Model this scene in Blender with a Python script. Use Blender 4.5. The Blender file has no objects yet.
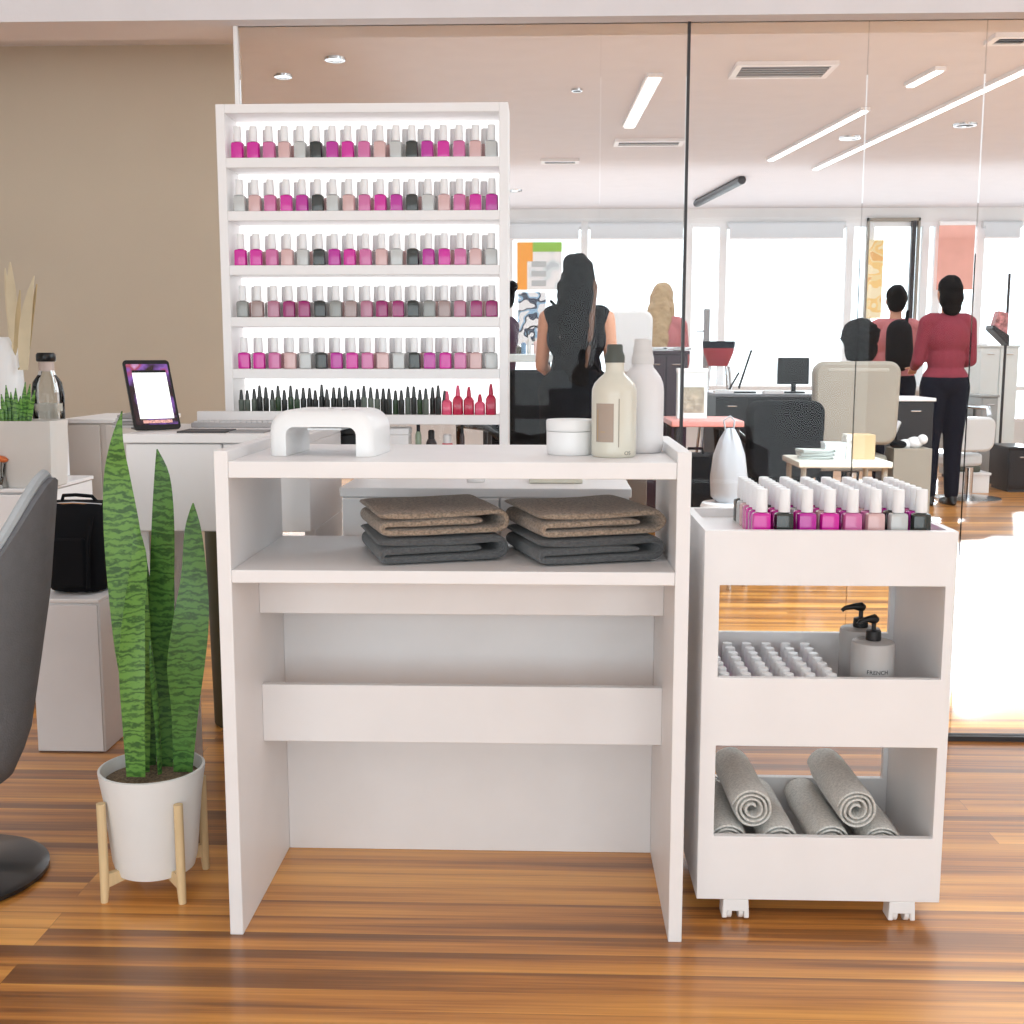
import bpy, bmesh, math, random
from mathutils import Vector, Matrix, noise
rnd = random.Random(7)
C = bpy.context.scene.collection
PI = math.pi
# ------------------------------------------------------------------ camera
f = 1150.0; pit = math.radians(7.77); yaw = math.radians(1.94); H = 1.08
Fv = Vector((-math.sin(yaw)*math.cos(pit), math.cos(yaw)*math.cos(pit), -math.sin(pit)))
Rv = Vector((math.cos(yaw), math.sin(yaw), 0)); Uv = Rv.cross(Fv)
CAM = Vector((0, 0, H))
def ray(x, y): return Fv*f + Rv*(x-512) + Uv*(512-y)
def at(x, y, Y):
    d = ray(x, y); return CAM + d*(Y/d.y)
def onz(x, y, z):
    d = ray(x, y); return CAM + d*((z-H)/d.z)
cd = bpy.data.cameras.new('camera'); cam = bpy.data.objects.new('camera', cd); C.objects.link(cam)
cd.sensor_width = 36; cd.lens = 36*f/1024; cd.clip_end = 200
cam.location = CAM
cam.rotation_euler = Matrix((Rv, Uv, -Fv)).transposed().to_euler()
bpy.context.scene.camera = cam
vs = bpy.context.scene.view_settings
vs.view_transform = 'Standard'; vs.look = 'None'; vs.gamma = 1; vs.exposure = 0.0; vs.use_curve_mapping = False

# ------------------------------------------------------------------ materials
def lin(c): return tuple(((v/255)/12.92 if v/255 <= .04045 else ((v/255+.055)/1.055)**2.4) for v in c)
_m = {}
def mat(name, rgb, rough=.5, metal=0, coat=0, trans=0, var=0, vscale=8, bump=0, bscale=60, stretch=(1, 1, 1), ior=1.45, sheen=0, emit=0, spec=.5):
    if name in _m: return _m[name]
    m = bpy.data.materials.new(name); m.use_nodes = True; nt = m.node_tree; b = nt.nodes['Principled BSDF']
    c = lin(rgb)
    b.inputs['Roughness'].default_value = rough; b.inputs['Metallic'].default_value = metal
    b.inputs['Coat Weight'].default_value = coat; b.inputs['Coat Roughness'].default_value = .08
    b.inputs['Transmission Weight'].default_value = trans; b.inputs['IOR'].default_value = ior
    b.inputs['Sheen Weight'].default_value = sheen; b.inputs['Specular IOR Level'].default_value = spec
    tc = nt.nodes.new('ShaderNodeTexCoord'); mp = nt.nodes.new('ShaderNodeMapping'); mp.inputs['Scale'].default_value = stretch
    nt.links.new(tc.outputs['Object'], mp.inputs['Vector'])
    n = nt.nodes.new('ShaderNodeTexNoise'); n.inputs['Scale'].default_value = vscale; n.inputs['Detail'].default_value = 4
    nt.links.new(mp.outputs[0], n.inputs['Vector'])
    r = nt.nodes.new('ShaderNodeValToRGB'); v = var if var else .02
    r.color_ramp.elements[0].position = .3; r.color_ramp.elements[1].position = .7
    r.color_ramp.elements[0].color = tuple(x*(1-v) for x in c)+(1,); r.color_ramp.elements[1].color = tuple(min(1, x*(1+v)) for x in c)+(1,)
    nt.links.new(n.outputs[0], r.inputs[0]); nt.links.new(r.outputs[0], b.inputs['Base Color'])
    if emit:
        nt.links.new(r.outputs[0], b.inputs['Emission Color']); b.inputs['Emission Strength'].default_value = emit
    if bump:
        n2 = nt.nodes.new('ShaderNodeTexNoise'); n2.inputs['Scale'].default_value = bscale; n2.inputs['Detail'].default_value = 3
        bp = nt.nodes.new('ShaderNodeBump'); bp.inputs['Strength'].default_value = bump; bp.inputs['Distance'].default_value = .004
        nt.links.new(mp.outputs[0], n2.inputs['Vector']); nt.links.new(n2.outputs[0], bp.inputs['Height']); nt.links.new(bp.outputs[0], b.inputs['Normal'])
    _m[name] = m; return m

def floor_mat():
    m = bpy.data.materials.new('wood_floor'); m.use_nodes = True; nt = m.node_tree; N = nt.nodes; L = nt.links; b = N['Principled BSDF']
    tc = N.new('ShaderNodeTexCoord')
    br = N.new('ShaderNodeTexBrick'); br.offset = .37; br.offset_frequency = 3; br.squash = 1
    for k, v in (('Scale', 1), ('Mortar Size', .0005), ('Mortar Smooth', .3), ('Bias', 0), ('Brick Width', 3.1), ('Row Height', .064)): br.inputs[k].default_value = v
    br.inputs['Color1'].default_value = (0, 0, 0, 1); br.inputs['Color2'].default_value = (1, 1, 1, 1); br.inputs['Mortar'].default_value = (0, 0, 0, 1)
    mpb = N.new('ShaderNodeMapping'); mpb.inputs['Location'].default_value = (.95, .02, 0)
    L.new(tc.outputs['Object'], mpb.inputs[0]); L.new(mpb.outputs[0], br.inputs['Vector'])
    mp = N.new('ShaderNodeMapping'); mp.inputs['Scale'].default_value = (.45, 13, 1); L.new(tc.outputs['Object'], mp.inputs[0])
    ad = N.new('ShaderNodeVectorMath'); ad.operation = 'ADD'; L.new(mp.outputs[0], ad.inputs[0])
    sc = N.new('ShaderNodeVectorMath'); sc.operation = 'SCALE'; sc.inputs['Scale'].default_value = 9.3; L.new(br.outputs['Color'], sc.inputs[0]); L.new(sc.outputs[0], ad.inputs[1])
    n1 = N.new('ShaderNodeTexNoise'); n1.inputs['Scale'].default_value = 1.0; n1.inputs['Detail'].default_value = 5; n1.inputs['Roughness'].default_value = .55; L.new(ad.outputs[0], n1.inputs['Vector'])
    mp2 = N.new('ShaderNodeMapping'); mp2.inputs['Scale'].default_value = (3, 130, 1); L.new(tc.outputs['Object'], mp2.inputs[0])
    n2 = N.new('ShaderNodeTexNoise'); n2.inputs['Scale'].default_value = 1.0; n2.inputs['Detail'].default_value = 3; L.new(mp2.outputs[0], n2.inputs['Vector'])
    ma = N.new('ShaderNodeMath'); ma.operation = 'MULTIPLY_ADD'; ma.inputs[1].default_value = .22; L.new(n2.outputs[0], ma.inputs[0]); L.new(n1.outputs[0], ma.inputs[2])
    ra = N.new('ShaderNodeValToRGB'); e = ra.color_ramp.elements
    e[0].position = .40; e[0].color = lin((122, 76, 40))+(1,); e[1].position = .80; e[1].color = lin((242, 174, 88))+(1,)
    for p, c in ((.50, (144, 92, 48)), (.58, (186, 120, 58)), (.68, (216, 148, 72))):
        q = ra.color_ramp.elements.new(p); q.color = lin(c)+(1,)
    L.new(ma.outputs[0], ra.inputs[0])
    mx = N.new('ShaderNodeMixRGB'); mx.blend_type = 'MULTIPLY'; mx.inputs[0].default_value = .5
    inv = N.new('ShaderNodeMath'); inv.operation = 'SUBTRACT'; inv.inputs[0].default_value = 1; L.new(br.outputs['Fac'], inv.inputs[1])
    L.new(ra.outputs[0], mx.inputs[1]); L.new(inv.outputs[0], mx.inputs[2]); L.new(mx.outputs[0], b.inputs['Base Color'])
    b.inputs['Roughness'].default_value = .34; b.inputs['Coat Weight'].default_value = .4; b.inputs['Coat Roughness'].default_value = .14
    bp = N.new('ShaderNodeBump'); bp.inputs['Strength'].default_value = .12; bp.inputs['Distance'].default_value = .002
    L.new(n2.outputs[0], bp.inputs['Height']); L.new(bp.outputs[0], b.inputs['Normal'])
    return m
def glass_mat(name, tint=(1, 1, 1), rough=0.0, ior=1.45):
    m = bpy.data.materials.new(name); m.use_nodes = True; nt = m.node_tree; nt.nodes.clear(); N = nt.nodes; L = nt.links
    o = N.new('ShaderNodeOutputMaterial'); t = N.new('ShaderNodeBsdfTransparent'); t.inputs[0].default_value = tint+(1,)
    g = N.new('ShaderNodeBsdfGlossy'); g.inputs['Roughness'].default_value = rough
    fr = N.new('ShaderNodeFresnel'); fr.inputs[0].default_value = ior; mx = N.new('ShaderNodeMixShader')
    L.new(fr.outputs[0], mx.inputs[0]); L.new(t.outputs[0], mx.inputs[1]); L.new(g.outputs[0], mx.inputs[2]); L.new(mx.outputs[0], o.inputs[0])
    return m
def leaf_mat(name, a, b_, sc=42):
    m = bpy.data.materials.new(name); m.use_nodes = True; nt = m.node_tree; N = nt.nodes; L = nt.links; b = N['Principled BSDF']
    tc = N.new('ShaderNodeTexCoord'); w = N.new('ShaderNodeTexWave'); w.bands_direction = 'Z'
    w.inputs['Scale'].default_value = sc/6.0; w.inputs['Distortion'].default_value = 9; w.inputs['Detail'].default_value = 3; w.inputs['Detail Scale'].default_value = 3.0; w.inputs['Detail Roughness'].default_value = .6
    n = N.new('ShaderNodeTexNoise'); n.inputs['Scale'].default_value = 14
    mp = N.new('ShaderNodeMapping'); mp.inputs['Scale'].default_value = (1.6, 1.6, 3.0); L.new(tc.outputs['Object'], mp.inputs[0])
    L.new(mp.outputs[0], w.inputs[0]); L.new(mp.outputs[0], n.inputs[0])
    mu = N.new('ShaderNodeMath'); mu.operation = 'MULTIPLY_ADD'; mu.inputs[1].default_value = .45; L.new(w.outputs['Fac'], mu.inputs[0])
    mm = N.new('ShaderNodeMath'); mm.operation = 'MULTIPLY'; mm.inputs[1].default_value = .55; L.new(n.outputs[0], mm.inputs[0]); L.new(mm.outputs[0], mu.inputs[2])
    r = N.new('ShaderNodeValToRGB'); e = r.color_ramp.elements; e[0].position = .25; e[0].color = lin(a)+(1,); e[1].position = .62; e[1].color = lin(b_)+(1,)
    L.new(mu.outputs[0], r.inputs[0]); L.new(r.outputs[0], b.inputs['Base Color']); b.inputs['Roughness'].default_value = .42
    return m
WHITE = mat('white_laminate', (238, 234, 233), .42)
WHITE2 = mat('white_satin_plastic', (240, 238, 237), .32, coat=.1)
BEIGE = mat('beige_painted_wall', (200, 186, 167), .85, var=.04, vscale=1.2, bump=.15, bscale=180)
PLASTER = mat('pale_ceiling_paint', (222, 216, 217), .8, var=.02, bump=.1, bscale=120)
WALLW = mat('white_painted_wall', (232, 230, 228), .8, bump=.1, bscale=150)
CHROME = mat('chrome', (210, 212, 214), .18, metal=1)
DARK = mat('dark_aluminium', (58, 56, 58), .4, metal=.3)
BLACK = mat('black_plastic', (20, 20, 22), .38)
BLACKM = mat('matte_black_fabric', (20, 20, 23), .9, var=.1, vscale=12, spec=.2)
GREEN1 = leaf_mat('snake_plant_leaf', (50, 92, 34), (104, 152, 64))
GREEN2 = leaf_mat('dark_snake_plant_leaf', (40, 78, 30), (82, 128, 54))
FLOOR = floor_mat()
GLASS = glass_mat('partition_glass', (.99, .993, .992), ior=1.22)
CLEAR = glass_mat('clear_glass', (.96, .97, .97), .02)
LAMP = mat('lit_lamp_diffuser', (255, 255, 255), .5, emit=3.0)
ADDED_GLOW = mat('added_white_glow', (255, 255, 255), .5, emit=.9)  # self-glow put in for the brightness behind the rack bottles

# ------------------------------------------------------------------ geometry helpers
def box(bm, x0, x1, y0, y1, z0, z1):
    v = [bm.verts.new((x, y, z)) for z in (z0, z1) for y in (y0, y1) for x in (x0, x1)]
    for q in ((0, 2, 3, 1), (4, 5, 7, 6), (0, 1, 5, 4), (2, 6, 7, 3), (0, 4, 6, 2), (1, 3, 7, 5)): bm.faces.new([v[i] for i in q])
    return bm
def nb(): return bmesh.new()
def B(x0, x1, y0, y1, z0, z1): return box(nb(), x0, x1, y0, y1, z0, z1)
def lathe(prof, seg=24, cx=0, cy=0, sx=1, sy=1, power=2, bm=None):
    bm = bm or nb(); rings = []
    for r, z in prof:
        if r < 1e-6: rings.append([bm.verts.new((cx, cy, z))]); continue
        ring = []
        for k in range(seg):
            a = 2*PI*k/seg; c, s = math.cos(a), math.sin(a)
            q = (abs(c)**power+abs(s)**power)**(-1/power)
            ring.append(bm.verts.new((cx+r*sx*c*q, cy+r*sy*s*q, z)))
        rings.append(ring)
    for a, b in zip(rings, rings[1:]):
        if len(a) == 1 and len(b) == 1: continue
        for k in range(seg):
            k2 = (k+1) % seg
            if len(a) == 1: bm.faces.new((a[0], b[k2], b[k]))
            elif len(b) == 1: bm.faces.new((a[k], a[k2], b[0]))
            else: bm.faces.new((a[k], a[k2], b[k2], b[k]))
    return bm
def tube(pts, rad, seg=10, bm=None, cap=True):
    bm = bm or nb(); pts = [Vector(p) for p in pts]; n = len(pts)
    rr = rad if isinstance(rad, (list, tuple)) else [rad]*n
    up = None; rings = []
    for i, p in enumerate(pts):
        t = (pts[min(i+1, n-1)]-pts[max(i-1, 0)]).normalized()
        if up is None: up = t.orthogonal().normalized()
        up = (up - t*up.dot(t)).normalized(); s = t.cross(up)
        rings.append([bm.verts.new(p+(up*math.cos(2*PI*k/seg)+s*math.sin(2*PI*k/seg))*rr[i]) for k in range(seg)])
    for a, b in zip(rings, rings[1:]):
        for k in range(seg): bm.faces.new((a[k], a[(k+1) % seg], b[(k+1) % seg], b[k]))
    if cap: bm.faces.new(rings[0][::-1]); bm.faces.new(rings[-1])
    return bm
def prism(outl, y0, y1, bm=None, axis='y'):
    bm = bm or nb()
    def P(a, b, d): return (a, d, b) if axis == 'y' else ((d, a, b) if axis == 'x' else (a, b, d))
    A = [bm.verts.new(P(a, b, y0)) for a, b in outl]; Bv = [bm.verts.new(P(a, b, y1)) for a, b in outl]
    n = len(outl)
    for i in range(n): bm.faces.new((A[i], A[(i+1) % n], Bv[(i+1) % n], Bv[i]))
    bm.faces.new(A[::-1]); bm.faces.new(Bv); return bm
def ellip(bm, c, r, rot=None, u=16, v=10):
    M = Matrix.Translation(c) @ (rot.to_matrix().to_4x4() if rot else Matrix()) @ Matrix.Diagonal((r[0], r[1], r[2], 1))
    bmesh.ops.create_uvsphere(bm, u_segments=u, v_segments=v, radius=1, matrix=M); return bm
def caps(bm, a, b, ra, rb, seg=12):
    a = Vector(a); b = Vector(b); d = b-a
    tube([a, a+d*.5, b], [ra, (ra+rb)/2, rb], seg, bm)
    ellip(bm, a, (ra,)*3, u=seg, v=8); ellip(bm, b, (rb,)*3, u=seg, v=8); return bm
def obj(name, bm, m, parent=None, loc=(0, 0, 0), rot=(0, 0, 0), bev=0, smooth=True, sub=0, remesh=0):
    bmesh.ops.recalc_face_normals(bm, faces=bm.faces)
    me = bpy.data.meshes.new(name); bm.to_mesh(me); bm.free()
    me.materials.append(m)
    o = bpy.data.objects.new(name, me); C.objects.link(o); o.location = loc; o.rotation_euler = rot
    if parent: o.parent = parent
    if remesh:
        r = o.modifiers.new('r', 'REMESH'); r.mode = 'VOXEL'; r.voxel_size = remesh; r.use_smooth_shade = True
        s = o.modifiers.new('s', 'SMOOTH'); s.factor = .6; s.iterations = 4
    if sub: s = o.modifiers.new('sub', 'SUBSURF'); s.levels = sub; s.render_levels = sub
    if bev:
        b = o.modifiers.new('b', 'BEVEL'); b.width = bev; b.segments = 2; b.limit_method = 'ANGLE'; b.angle_limit = math.radians(40)
    if smooth:
        for p in me.polygons: p.use_smooth = True
        me.set_sharp_from_angle(angle=math.radians(38))
    return o
def tag(o, label, cat, group=None):
    o['label'] = label; o['category'] = cat
    if group: o['group'] = group
    return o
def thing(name, label, cat, loc=(0, 0, 0), rz=0, group=None):
    o = bpy.data.objects.new(name, None); C.objects.link(o); o.location = loc; o.rotation_euler = (0, 0, rz); o.empty_display_size = .05
    return tag(o, label, cat, group)
def struct(name, bm, m, parent=None, **k):
    o = obj(name, bm, m, parent, **k)
    if not parent: o['kind'] = 'structure'
    return o
def dup(root, loc, rz=None, label=None, group=None):
    r = root.copy(); C.objects.link(r); r.location = loc
    if rz is not None: r.rotation_euler = (0, 0, rz)
    if label: r['label'] = label
    if group: r['group'] = group
    for ch in root.children:
        c = ch.copy(); C.objects.link(c); c.parent = r
        for g in ch.children:
            d = g.copy(); C.objects.link(d); d.parent = c
    return r
ORD = ['first', 'second', 'third', 'fourth', 'fifth', 'sixth', 'seventh', 'eighth', 'ninth', 'tenth', 'eleventh', 'twelfth', 'thirteenth', 'fourteenth', 'fifteenth', 'sixteenth', 'seventeenth', 'eighteenth', 'nineteenth', 'twentieth']
def text_bm(s, size, ext=.0004):
    cu = bpy.data.curves.new('t', 'FONT'); cu.body = s; cu.size = size; cu.extrude = ext; cu.align_x = 'CENTER'
    to = bpy.data.objects.new('t', cu); me = bpy.data.meshes.new_from_object(to); bm = nb(); bm.from_mesh(me)
    bpy.data.objects.remove(to); return bm

# ------------------------------------------------------------------ the setting
XL, XR, YF, YB, ZC = -3.3, 6.2, -2.6, 11.6, 2.5
GY = 3.181; ZB = 1.947
struct('floor', B(XL, XR, YF, YB+.1, -.1, 0), FLOOR)
struct('ceiling', B(XL, XR, YF, YB+.1, ZC, ZC+.12), PLASTER)
struct('wall_left', B(XL-.15, XL, YF, YB+.1, -.1, ZC+.1), WALLW)
struct('wall_right', B(XR, XR+.15, YF, YB+.1, -.1, ZC+.1), WALLW)
struct('wall_front', B(XL-.15, XR+.15, YF-.15, YF, -.1, ZC+.1), WALLW)
struct('wall_beige', B(XL, -1.475, 5.5, 5.64, 0, ZC), BEIGE)
struct('trim_1', B(XL, XR, GY-.06, GY+.12, ZB, ZC), PLASTER)                     # bulkhead over the glass
struct('trim_2', B(-.85, -.838, GY-.008, GY+.018, 0, ZB), WHITE, bev=.002)         # white end post
struct('trim_3', B(.355, .3625, GY-.004, GY+.014, .014, ZB), DARK)
struct('trim_4', B(-.838, XR, GY-.012, GY+.022, 0, .014), DARK)
xs = [-.838, .128, .355, .829, 1.135, 2.2, 3.6, 4.9, XR]
for i in range(len(xs)-1):
    a = xs[i]+(.0075 if abs(xs[i]-.355) < .001 else .001); b = xs[i+1]-.001
    w = struct('window_%d' % (i+1), B(a, b, GY, GY+.01, .014, ZB), GLASS, smooth=False)
# far window wall
FW = YB
struct('wall_back', B(XL, XR, FW, FW+.12, 0, .42), WALLW)
struct('trim_5', B(XL, XR, FW, FW+.12, 2.36, ZC), WALLW)
mull = [-3.3, -1.9, -.42]+[at(x, 300, FW).x for x in (584, 688, 722, 848, 868, 923, 936, 978)]+[5.3, XR]
FRAME = mat('white_window_frame', (238, 238, 238), .4)
n = 9
for i in range(len(mull)-1):
    a, b = mull[i], mull[i+1]
    fr = nb(); t = .035
    box(fr, a, a+t, FW, FW+.08, .42, 2.36); box(fr, b-t, b, FW, FW+.08, .42, 2.36)
    box(fr, a+t, b-t, FW, FW+.08, .42, .42+t); box(fr, a+t, b-t, FW, FW+.08, 2.36-t, 2.36)
    w = struct('window_%d' % n, fr, FRAME, smooth=False); n += 1
    obj('pane', B(a+t, b-t, FW+.03, FW+.036, .42+t, 2.36-t), CLEAR, w, smooth=False)
GROUND = mat('pale_pavement', (205, 203, 200), .9, var=.05)
struct('ground', B(-30, 40, YB+.12, 70, -.12, -.02), GROUND)
# blind pelmets
PEL = mat('grey_blind_fabric', (205, 207, 209), .8)
for k, (a, b, nm) in enumerate(((505, 581, 'leftmost of the far windows, behind the long haired woman'), (588, 685, 'far window left of the dark glass joint'), (727, 845, 'widest far window beyond the cabinets'), (982, 1021, 'far window at the right edge'))):
    x0, x1 = at(a, 225, FW-.06).x, at(b, 225, FW-.06).x
    r = obj('roller_blind', tube([(x0, FW-.07, 2.33), (x1, FW-.07, 2.33)], .035, 14), PEL)
    tag(r, 'rolled-up grey blind above the '+nm, 'blind', 'rolled-up grey blinds')
    obj('hanging_fabric', B(x0+.02, x1-.02, FW-.106, FW-.102, 2.21, 2.33), PEL, r)
    obj('hem_bar', B(x0+.02, x1-.02, FW-.11, FW-.098, 2.195, 2.21), WHITE, r)
CORAL = mat('coral_blind_fabric', (240, 180, 166), .8, var=.05)
x0, x1 = at(938, 250, FW-.06).x, at(974, 250, FW-.06).x
r = thing('coral_roller_blind', 'lowered coral pink roller blind hanging in the far window', 'blind', (0, 0, 0))
obj('fabric', B(x0, x1, FW-.07, FW-.066, at(950, 288, FW).z, 2.34), CORAL, r)
obj('roller', tube([(x0, FW-.06, 2.345), (x1, FW-.06, 2.345)], .025, 12), WHITE, r)
obj('hem_bar', B(x0, x1, FW-.075, FW-.06, at(950, 288, FW).z-.02, at(950, 288, FW).z), CORAL, r)
# door beside
x0, x1 = at(869, 300, FW-.2).x, at(922, 300, FW-.2).x
struct('trim_6', box(box(B(x0, x0+.02, FW-.05, FW-.002, 0, 2.40), x1-.02, x1, FW-.05, FW-.002, 0, 2.40), x0, x1, FW-.05, FW-.002, 2.37, 2.40), mat('taupe_frame', (150, 142, 130), .5))
xj = at(911, 300, FW-.05).x
struct('trim_7', B(xj-.02, xj+.02, FW-.055, FW-.004, 0, 2.37), DARK)

# ceiling fixtures
def bar_lamp(pa, pb, wd, label, grp=None):
    a, b = onz(*pa, ZC), onz(*pb, ZC); d = (b-a); L = d.length; ang = math.atan2(d.y, d.x)
    t = thing('linear_ceiling_light', label, 'ceiling light', (a.x, a.y, ZC), ang, grp)
    obj('housing', B(0, L, -wd/2-.012, wd/2+.012, -.02, 0), WHITE, t)
    obj('diffuser', B(.01, L-.01, -wd/2, wd/2, -.026, -.02), LAMP, t)
bar_lamp((1040, 60), (815, 167), .035, 'longest white strip light running diagonally across the ceiling at right', 'strip lights in the back room ceiling')
bar_lamp((866, 107), (770, 158), .035, 'shorter diagonal strip light left of the longest strip', 'strip lights in the back room ceiling')
bar_lamp((941, 66), (909, 83), .035, 'shortest diagonal strip light, high at the upper right', 'strip lights in the back room ceiling')
bar_lamp((655, 73), (629, 124), .06, 'steep strip light left of the dark glass joint', 'strip lights in the back room ceiling')
GRILLE = mat('grey_metal_grille', (150, 148, 148), .5, metal=.2)
def vent(x0, x1, y0, y1, label, m=GRILLE, slats=5):
    a, b = onz(x0, y1, ZC), onz(x1, y0, ZC)
    t = thing('ceiling_vent', label, 'vent', ((a.x+b.x)/2, (a.y+b.y)/2, ZC), 0, 'vents and fixtures in the back room ceiling')
    w, h = abs(b.x-a.x)/2, abs(b.y-a.y)/2; q = .03
    fr = nb()
    box(fr, -w-q, w+q, -h-q, -h, -.02, 0); box(fr, -w-q, w+q, h, h+q, -.02, 0); box(fr, -w-q, -w, -h, h, -.02, 0); box(fr, w, w+q, -h, h, -.02, 0)
    obj('frame', fr, WHITE, t)
    obj('backing', B(-w, w, -h, h, -.004, 0), DARK, t)
    for k in range(slats):
        y = -h+(k+.5)*2*h/slats; obj('slat', B(-w, w, y-h/slats*.45, y+h/slats*.45, -.016, -.008), m, t)
vent(735, 832, 62, 74, 'long slatted air vent at the top, right of the dark glass joint')
vent(618, 680, 139, 143, 'distant slim white air vent below the steep strip light', slats=2)
vent(992, 1030, 34, 40, 'dark slatted vent at the top right corner of the ceiling', DARK, 3)
vent(545, 575, 159, 161, 'small dark slot vent in the ceiling above the long haired woman', DARK, 1)
for px, py, r_, lab in ((283, 75, .045, 'small round recessed spotlight over the left end of the polish rack'), (577, 89, .03, 'tiny dark spotlight right of the polish rack top'), (335, 58, .05, 'small ceiling spotlight nearer the beam above the polish rack'), (850, 137, .07, 'round white downlight between the two long strip lights'), (965, 124, .07, 'round dark downlight below the longest strip light'), (515, 380/2, .06, 'faint round downlight right beside the polish rack edge')):
    c = onz(px, py, ZC)
    d = thing('ceiling_spotlight', lab, 'ceiling light', (c.x, c.y, ZC), 0, 'round ceiling spotlights')
    obj('trim_ring', lathe([(r_*.7, -.004), (r_*.72, -.012), (r_, -.012), (r_*1.05, 0), (r_*.7, 0), (r_*.7, -.004)], 20), CHROME, d)
    obj('lamp_lens', lathe([(0, -.004), (r_*.7, -.004), (r_*.7, 0), (0, 0)], 20), DARK if 'dark' in lab else LAMP, d)
a = onz(697, 200, ZC); b_ = onz(742, 176, ZC)
t = thing('dark_ceiling_panel', 'dark slanted ceiling speaker rail right of the glass joint', 'ceiling fixture', (0, 0, 0))
obj('rail', tube([(a.x, a.y, ZC-.03), (b_.x, b_.y, ZC-.03)], .035, 10), DARK, t)
for k in (.15, .85):
    q = a.lerp(b_, k); obj('bracket', tube([(q.x, q.y, ZC-.03), (q.x, q.y, ZC)], .012, 8), CHROME, t)

# ------------------------------------------------------------------ lights
w = bpy.data.worlds.new('sky'); bpy.context.scene.world = w; w.use_nodes = True
bg = w.node_tree.nodes['Background']; bg.inputs[0].default_value = (.86, .94, 1.0, 1); bg.inputs[1].default_value = 3.2
sl = bpy.data.lights.new('sun', 'SUN'); sl.energy = 4.0; sl.angle = math.radians(3); sl.color = (.88, .94, 1)
so = bpy.data.objects.new('sun', sl); C.objects.link(so)
so.rotation_euler = Vector((-.36, -1, -math.tan(math.radians(16.5)))).to_track_quat('-Z', 'Y').to_euler()
def area(x, y, z, sx, sy, e, rot=(0, 0, 0), col=(.93, .97, 1)):
    l = bpy.data.lights.new('added_fill_light', 'AREA'); l.shape = 'RECTANGLE'; l.size = sx; l.size_y = sy; l.energy = e; l.color = col  # unseen area light added as fill, not a fitting of the room
    o = bpy.data.objects.new('added_fill_light', l); C.objects.link(o); o.location = (x, y, z); o.rotation_euler = rot
CO = (.79, .93, 1)
area(1.45, .25, ZC-.02, 9.4, 5.4, 62, col=CO)  # added ceiling-wide fill over the front room
area(4.6, .2, 1.25, 2.2, 4.6, 62, rot=(0, math.radians(90), 0), col=CO)  # added side fill from the right, upright in the room
area(-.4, -2.5, 1.1, 5.6, 2.0, 104, rot=(math.radians(90), 0, 0), col=CO)  # added frontal fill from behind the camera
area(-2.1, 4.3, ZC-.02, 2.2, 2.0, 7, col=(.9, .96, 1))  # added fill to lift the beige wall
area(2.9, 4.15, ZC-.02, 4.4, 1.3, 230, col=(.72, .90, 1))  # added overhead fill to whiten the floor behind the glass
area(1.6, 8.6, ZC-.02, 8.5, 5.0, 110, col=(.80, .92, 1))  # added overhead fill for the back room
area(2.6, 8.35, 2.2, 7.0, 6.3, 40, rot=(PI, 0, 0), col=(.76, .91, 1))  # added upward fill to brighten the back room ceiling
area(1.9, 10.2, 2.2, 8.0, 2.4, 34, rot=(PI, 0, 0), col=(.80, .92, 1))          # added upward fill for the ceiling near the windows, no fitting there

# ------------------------------------------------------------------ manicure desk
DX0, DX1, DY0, DY1, DH = -.5985, .2465, 2.016, 2.418, .912
desk = thing('manicure_desk', 'white open manicure desk with one shelf in the centre foreground', 'desk', ((DX0+DX1)/2, (DY0+DY1)/2, 0))
def dp(name, x0, x1, y0, y1, z0, z1, m=WHITE):
    cx, cy = (DX0+DX1)/2, (DY0+DY1)/2
    return obj(name, B(x0-cx, x1-cx, y0-cy, y1-cy, z0, z1), m, desk, bev=.0015)
dp('side_panel', DX0, DX0+.025, DY0, DY1, 0, DH); dp('side_panel', DX1-.025, DX1, DY0, DY1, 0, DH)
dp('desk_top', DX0+.025, DX1-.025, DY0+.002, DY1, .863, .893)
dp('shelf', DX0+.025, DX1-.025, DY0+.002, DY1, .673, .697)
dp('apron', DX0+.025, DX1-.025, 2.205, 2.223, .575, .673)
dp('crossbar', DX0+.025, DX1-.025, 2.205, 2.223, at(440, 743, 2.205).z, at(440, 686, 2.205).z)
dp('back_panel', DX0+.025, DX1-.025, DY1-.016, DY1, 0, .60)

# nail lamp: arch tunnel
LX, LY = at(329, 447, 2.16).x, 2.19
nl = thing('nail_lamp', 'white arch-shaped nail curing lamp on the left of the desk top', 'nail lamp', (LX, LY, .8935), math.radians(-5)); nl.scale = (.94, 1, .97)
def arch(w, h, r_, n_=8, cut=None):
    p = [(w/2, 0)]
    for k in range(n_+1): a = k*PI/2/n_; p.append((w/2-r_+r_*math.cos(a), h-r_+r_*math.sin(a)))
    for k in range(n_+1): a = PI/2+k*PI/2/n_; p.append((-w/2+r_+r_*math.cos(a), h-r_+r_*math.sin(a)))
    p.append((-w/2, 0)); return p
outer = arch(.212, .088, .04); inner = arch(.142, .056, .016)
bm = nb()
dep = .15; rd = .016; ys = []
for k in range(5): ys.append((-dep/2+rd*(1-math.sin(k*PI/8)), rd*(1-math.cos(k*PI/8))*.0+rd*(1-math.sin(k*PI/8+0))*0, k))
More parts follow.
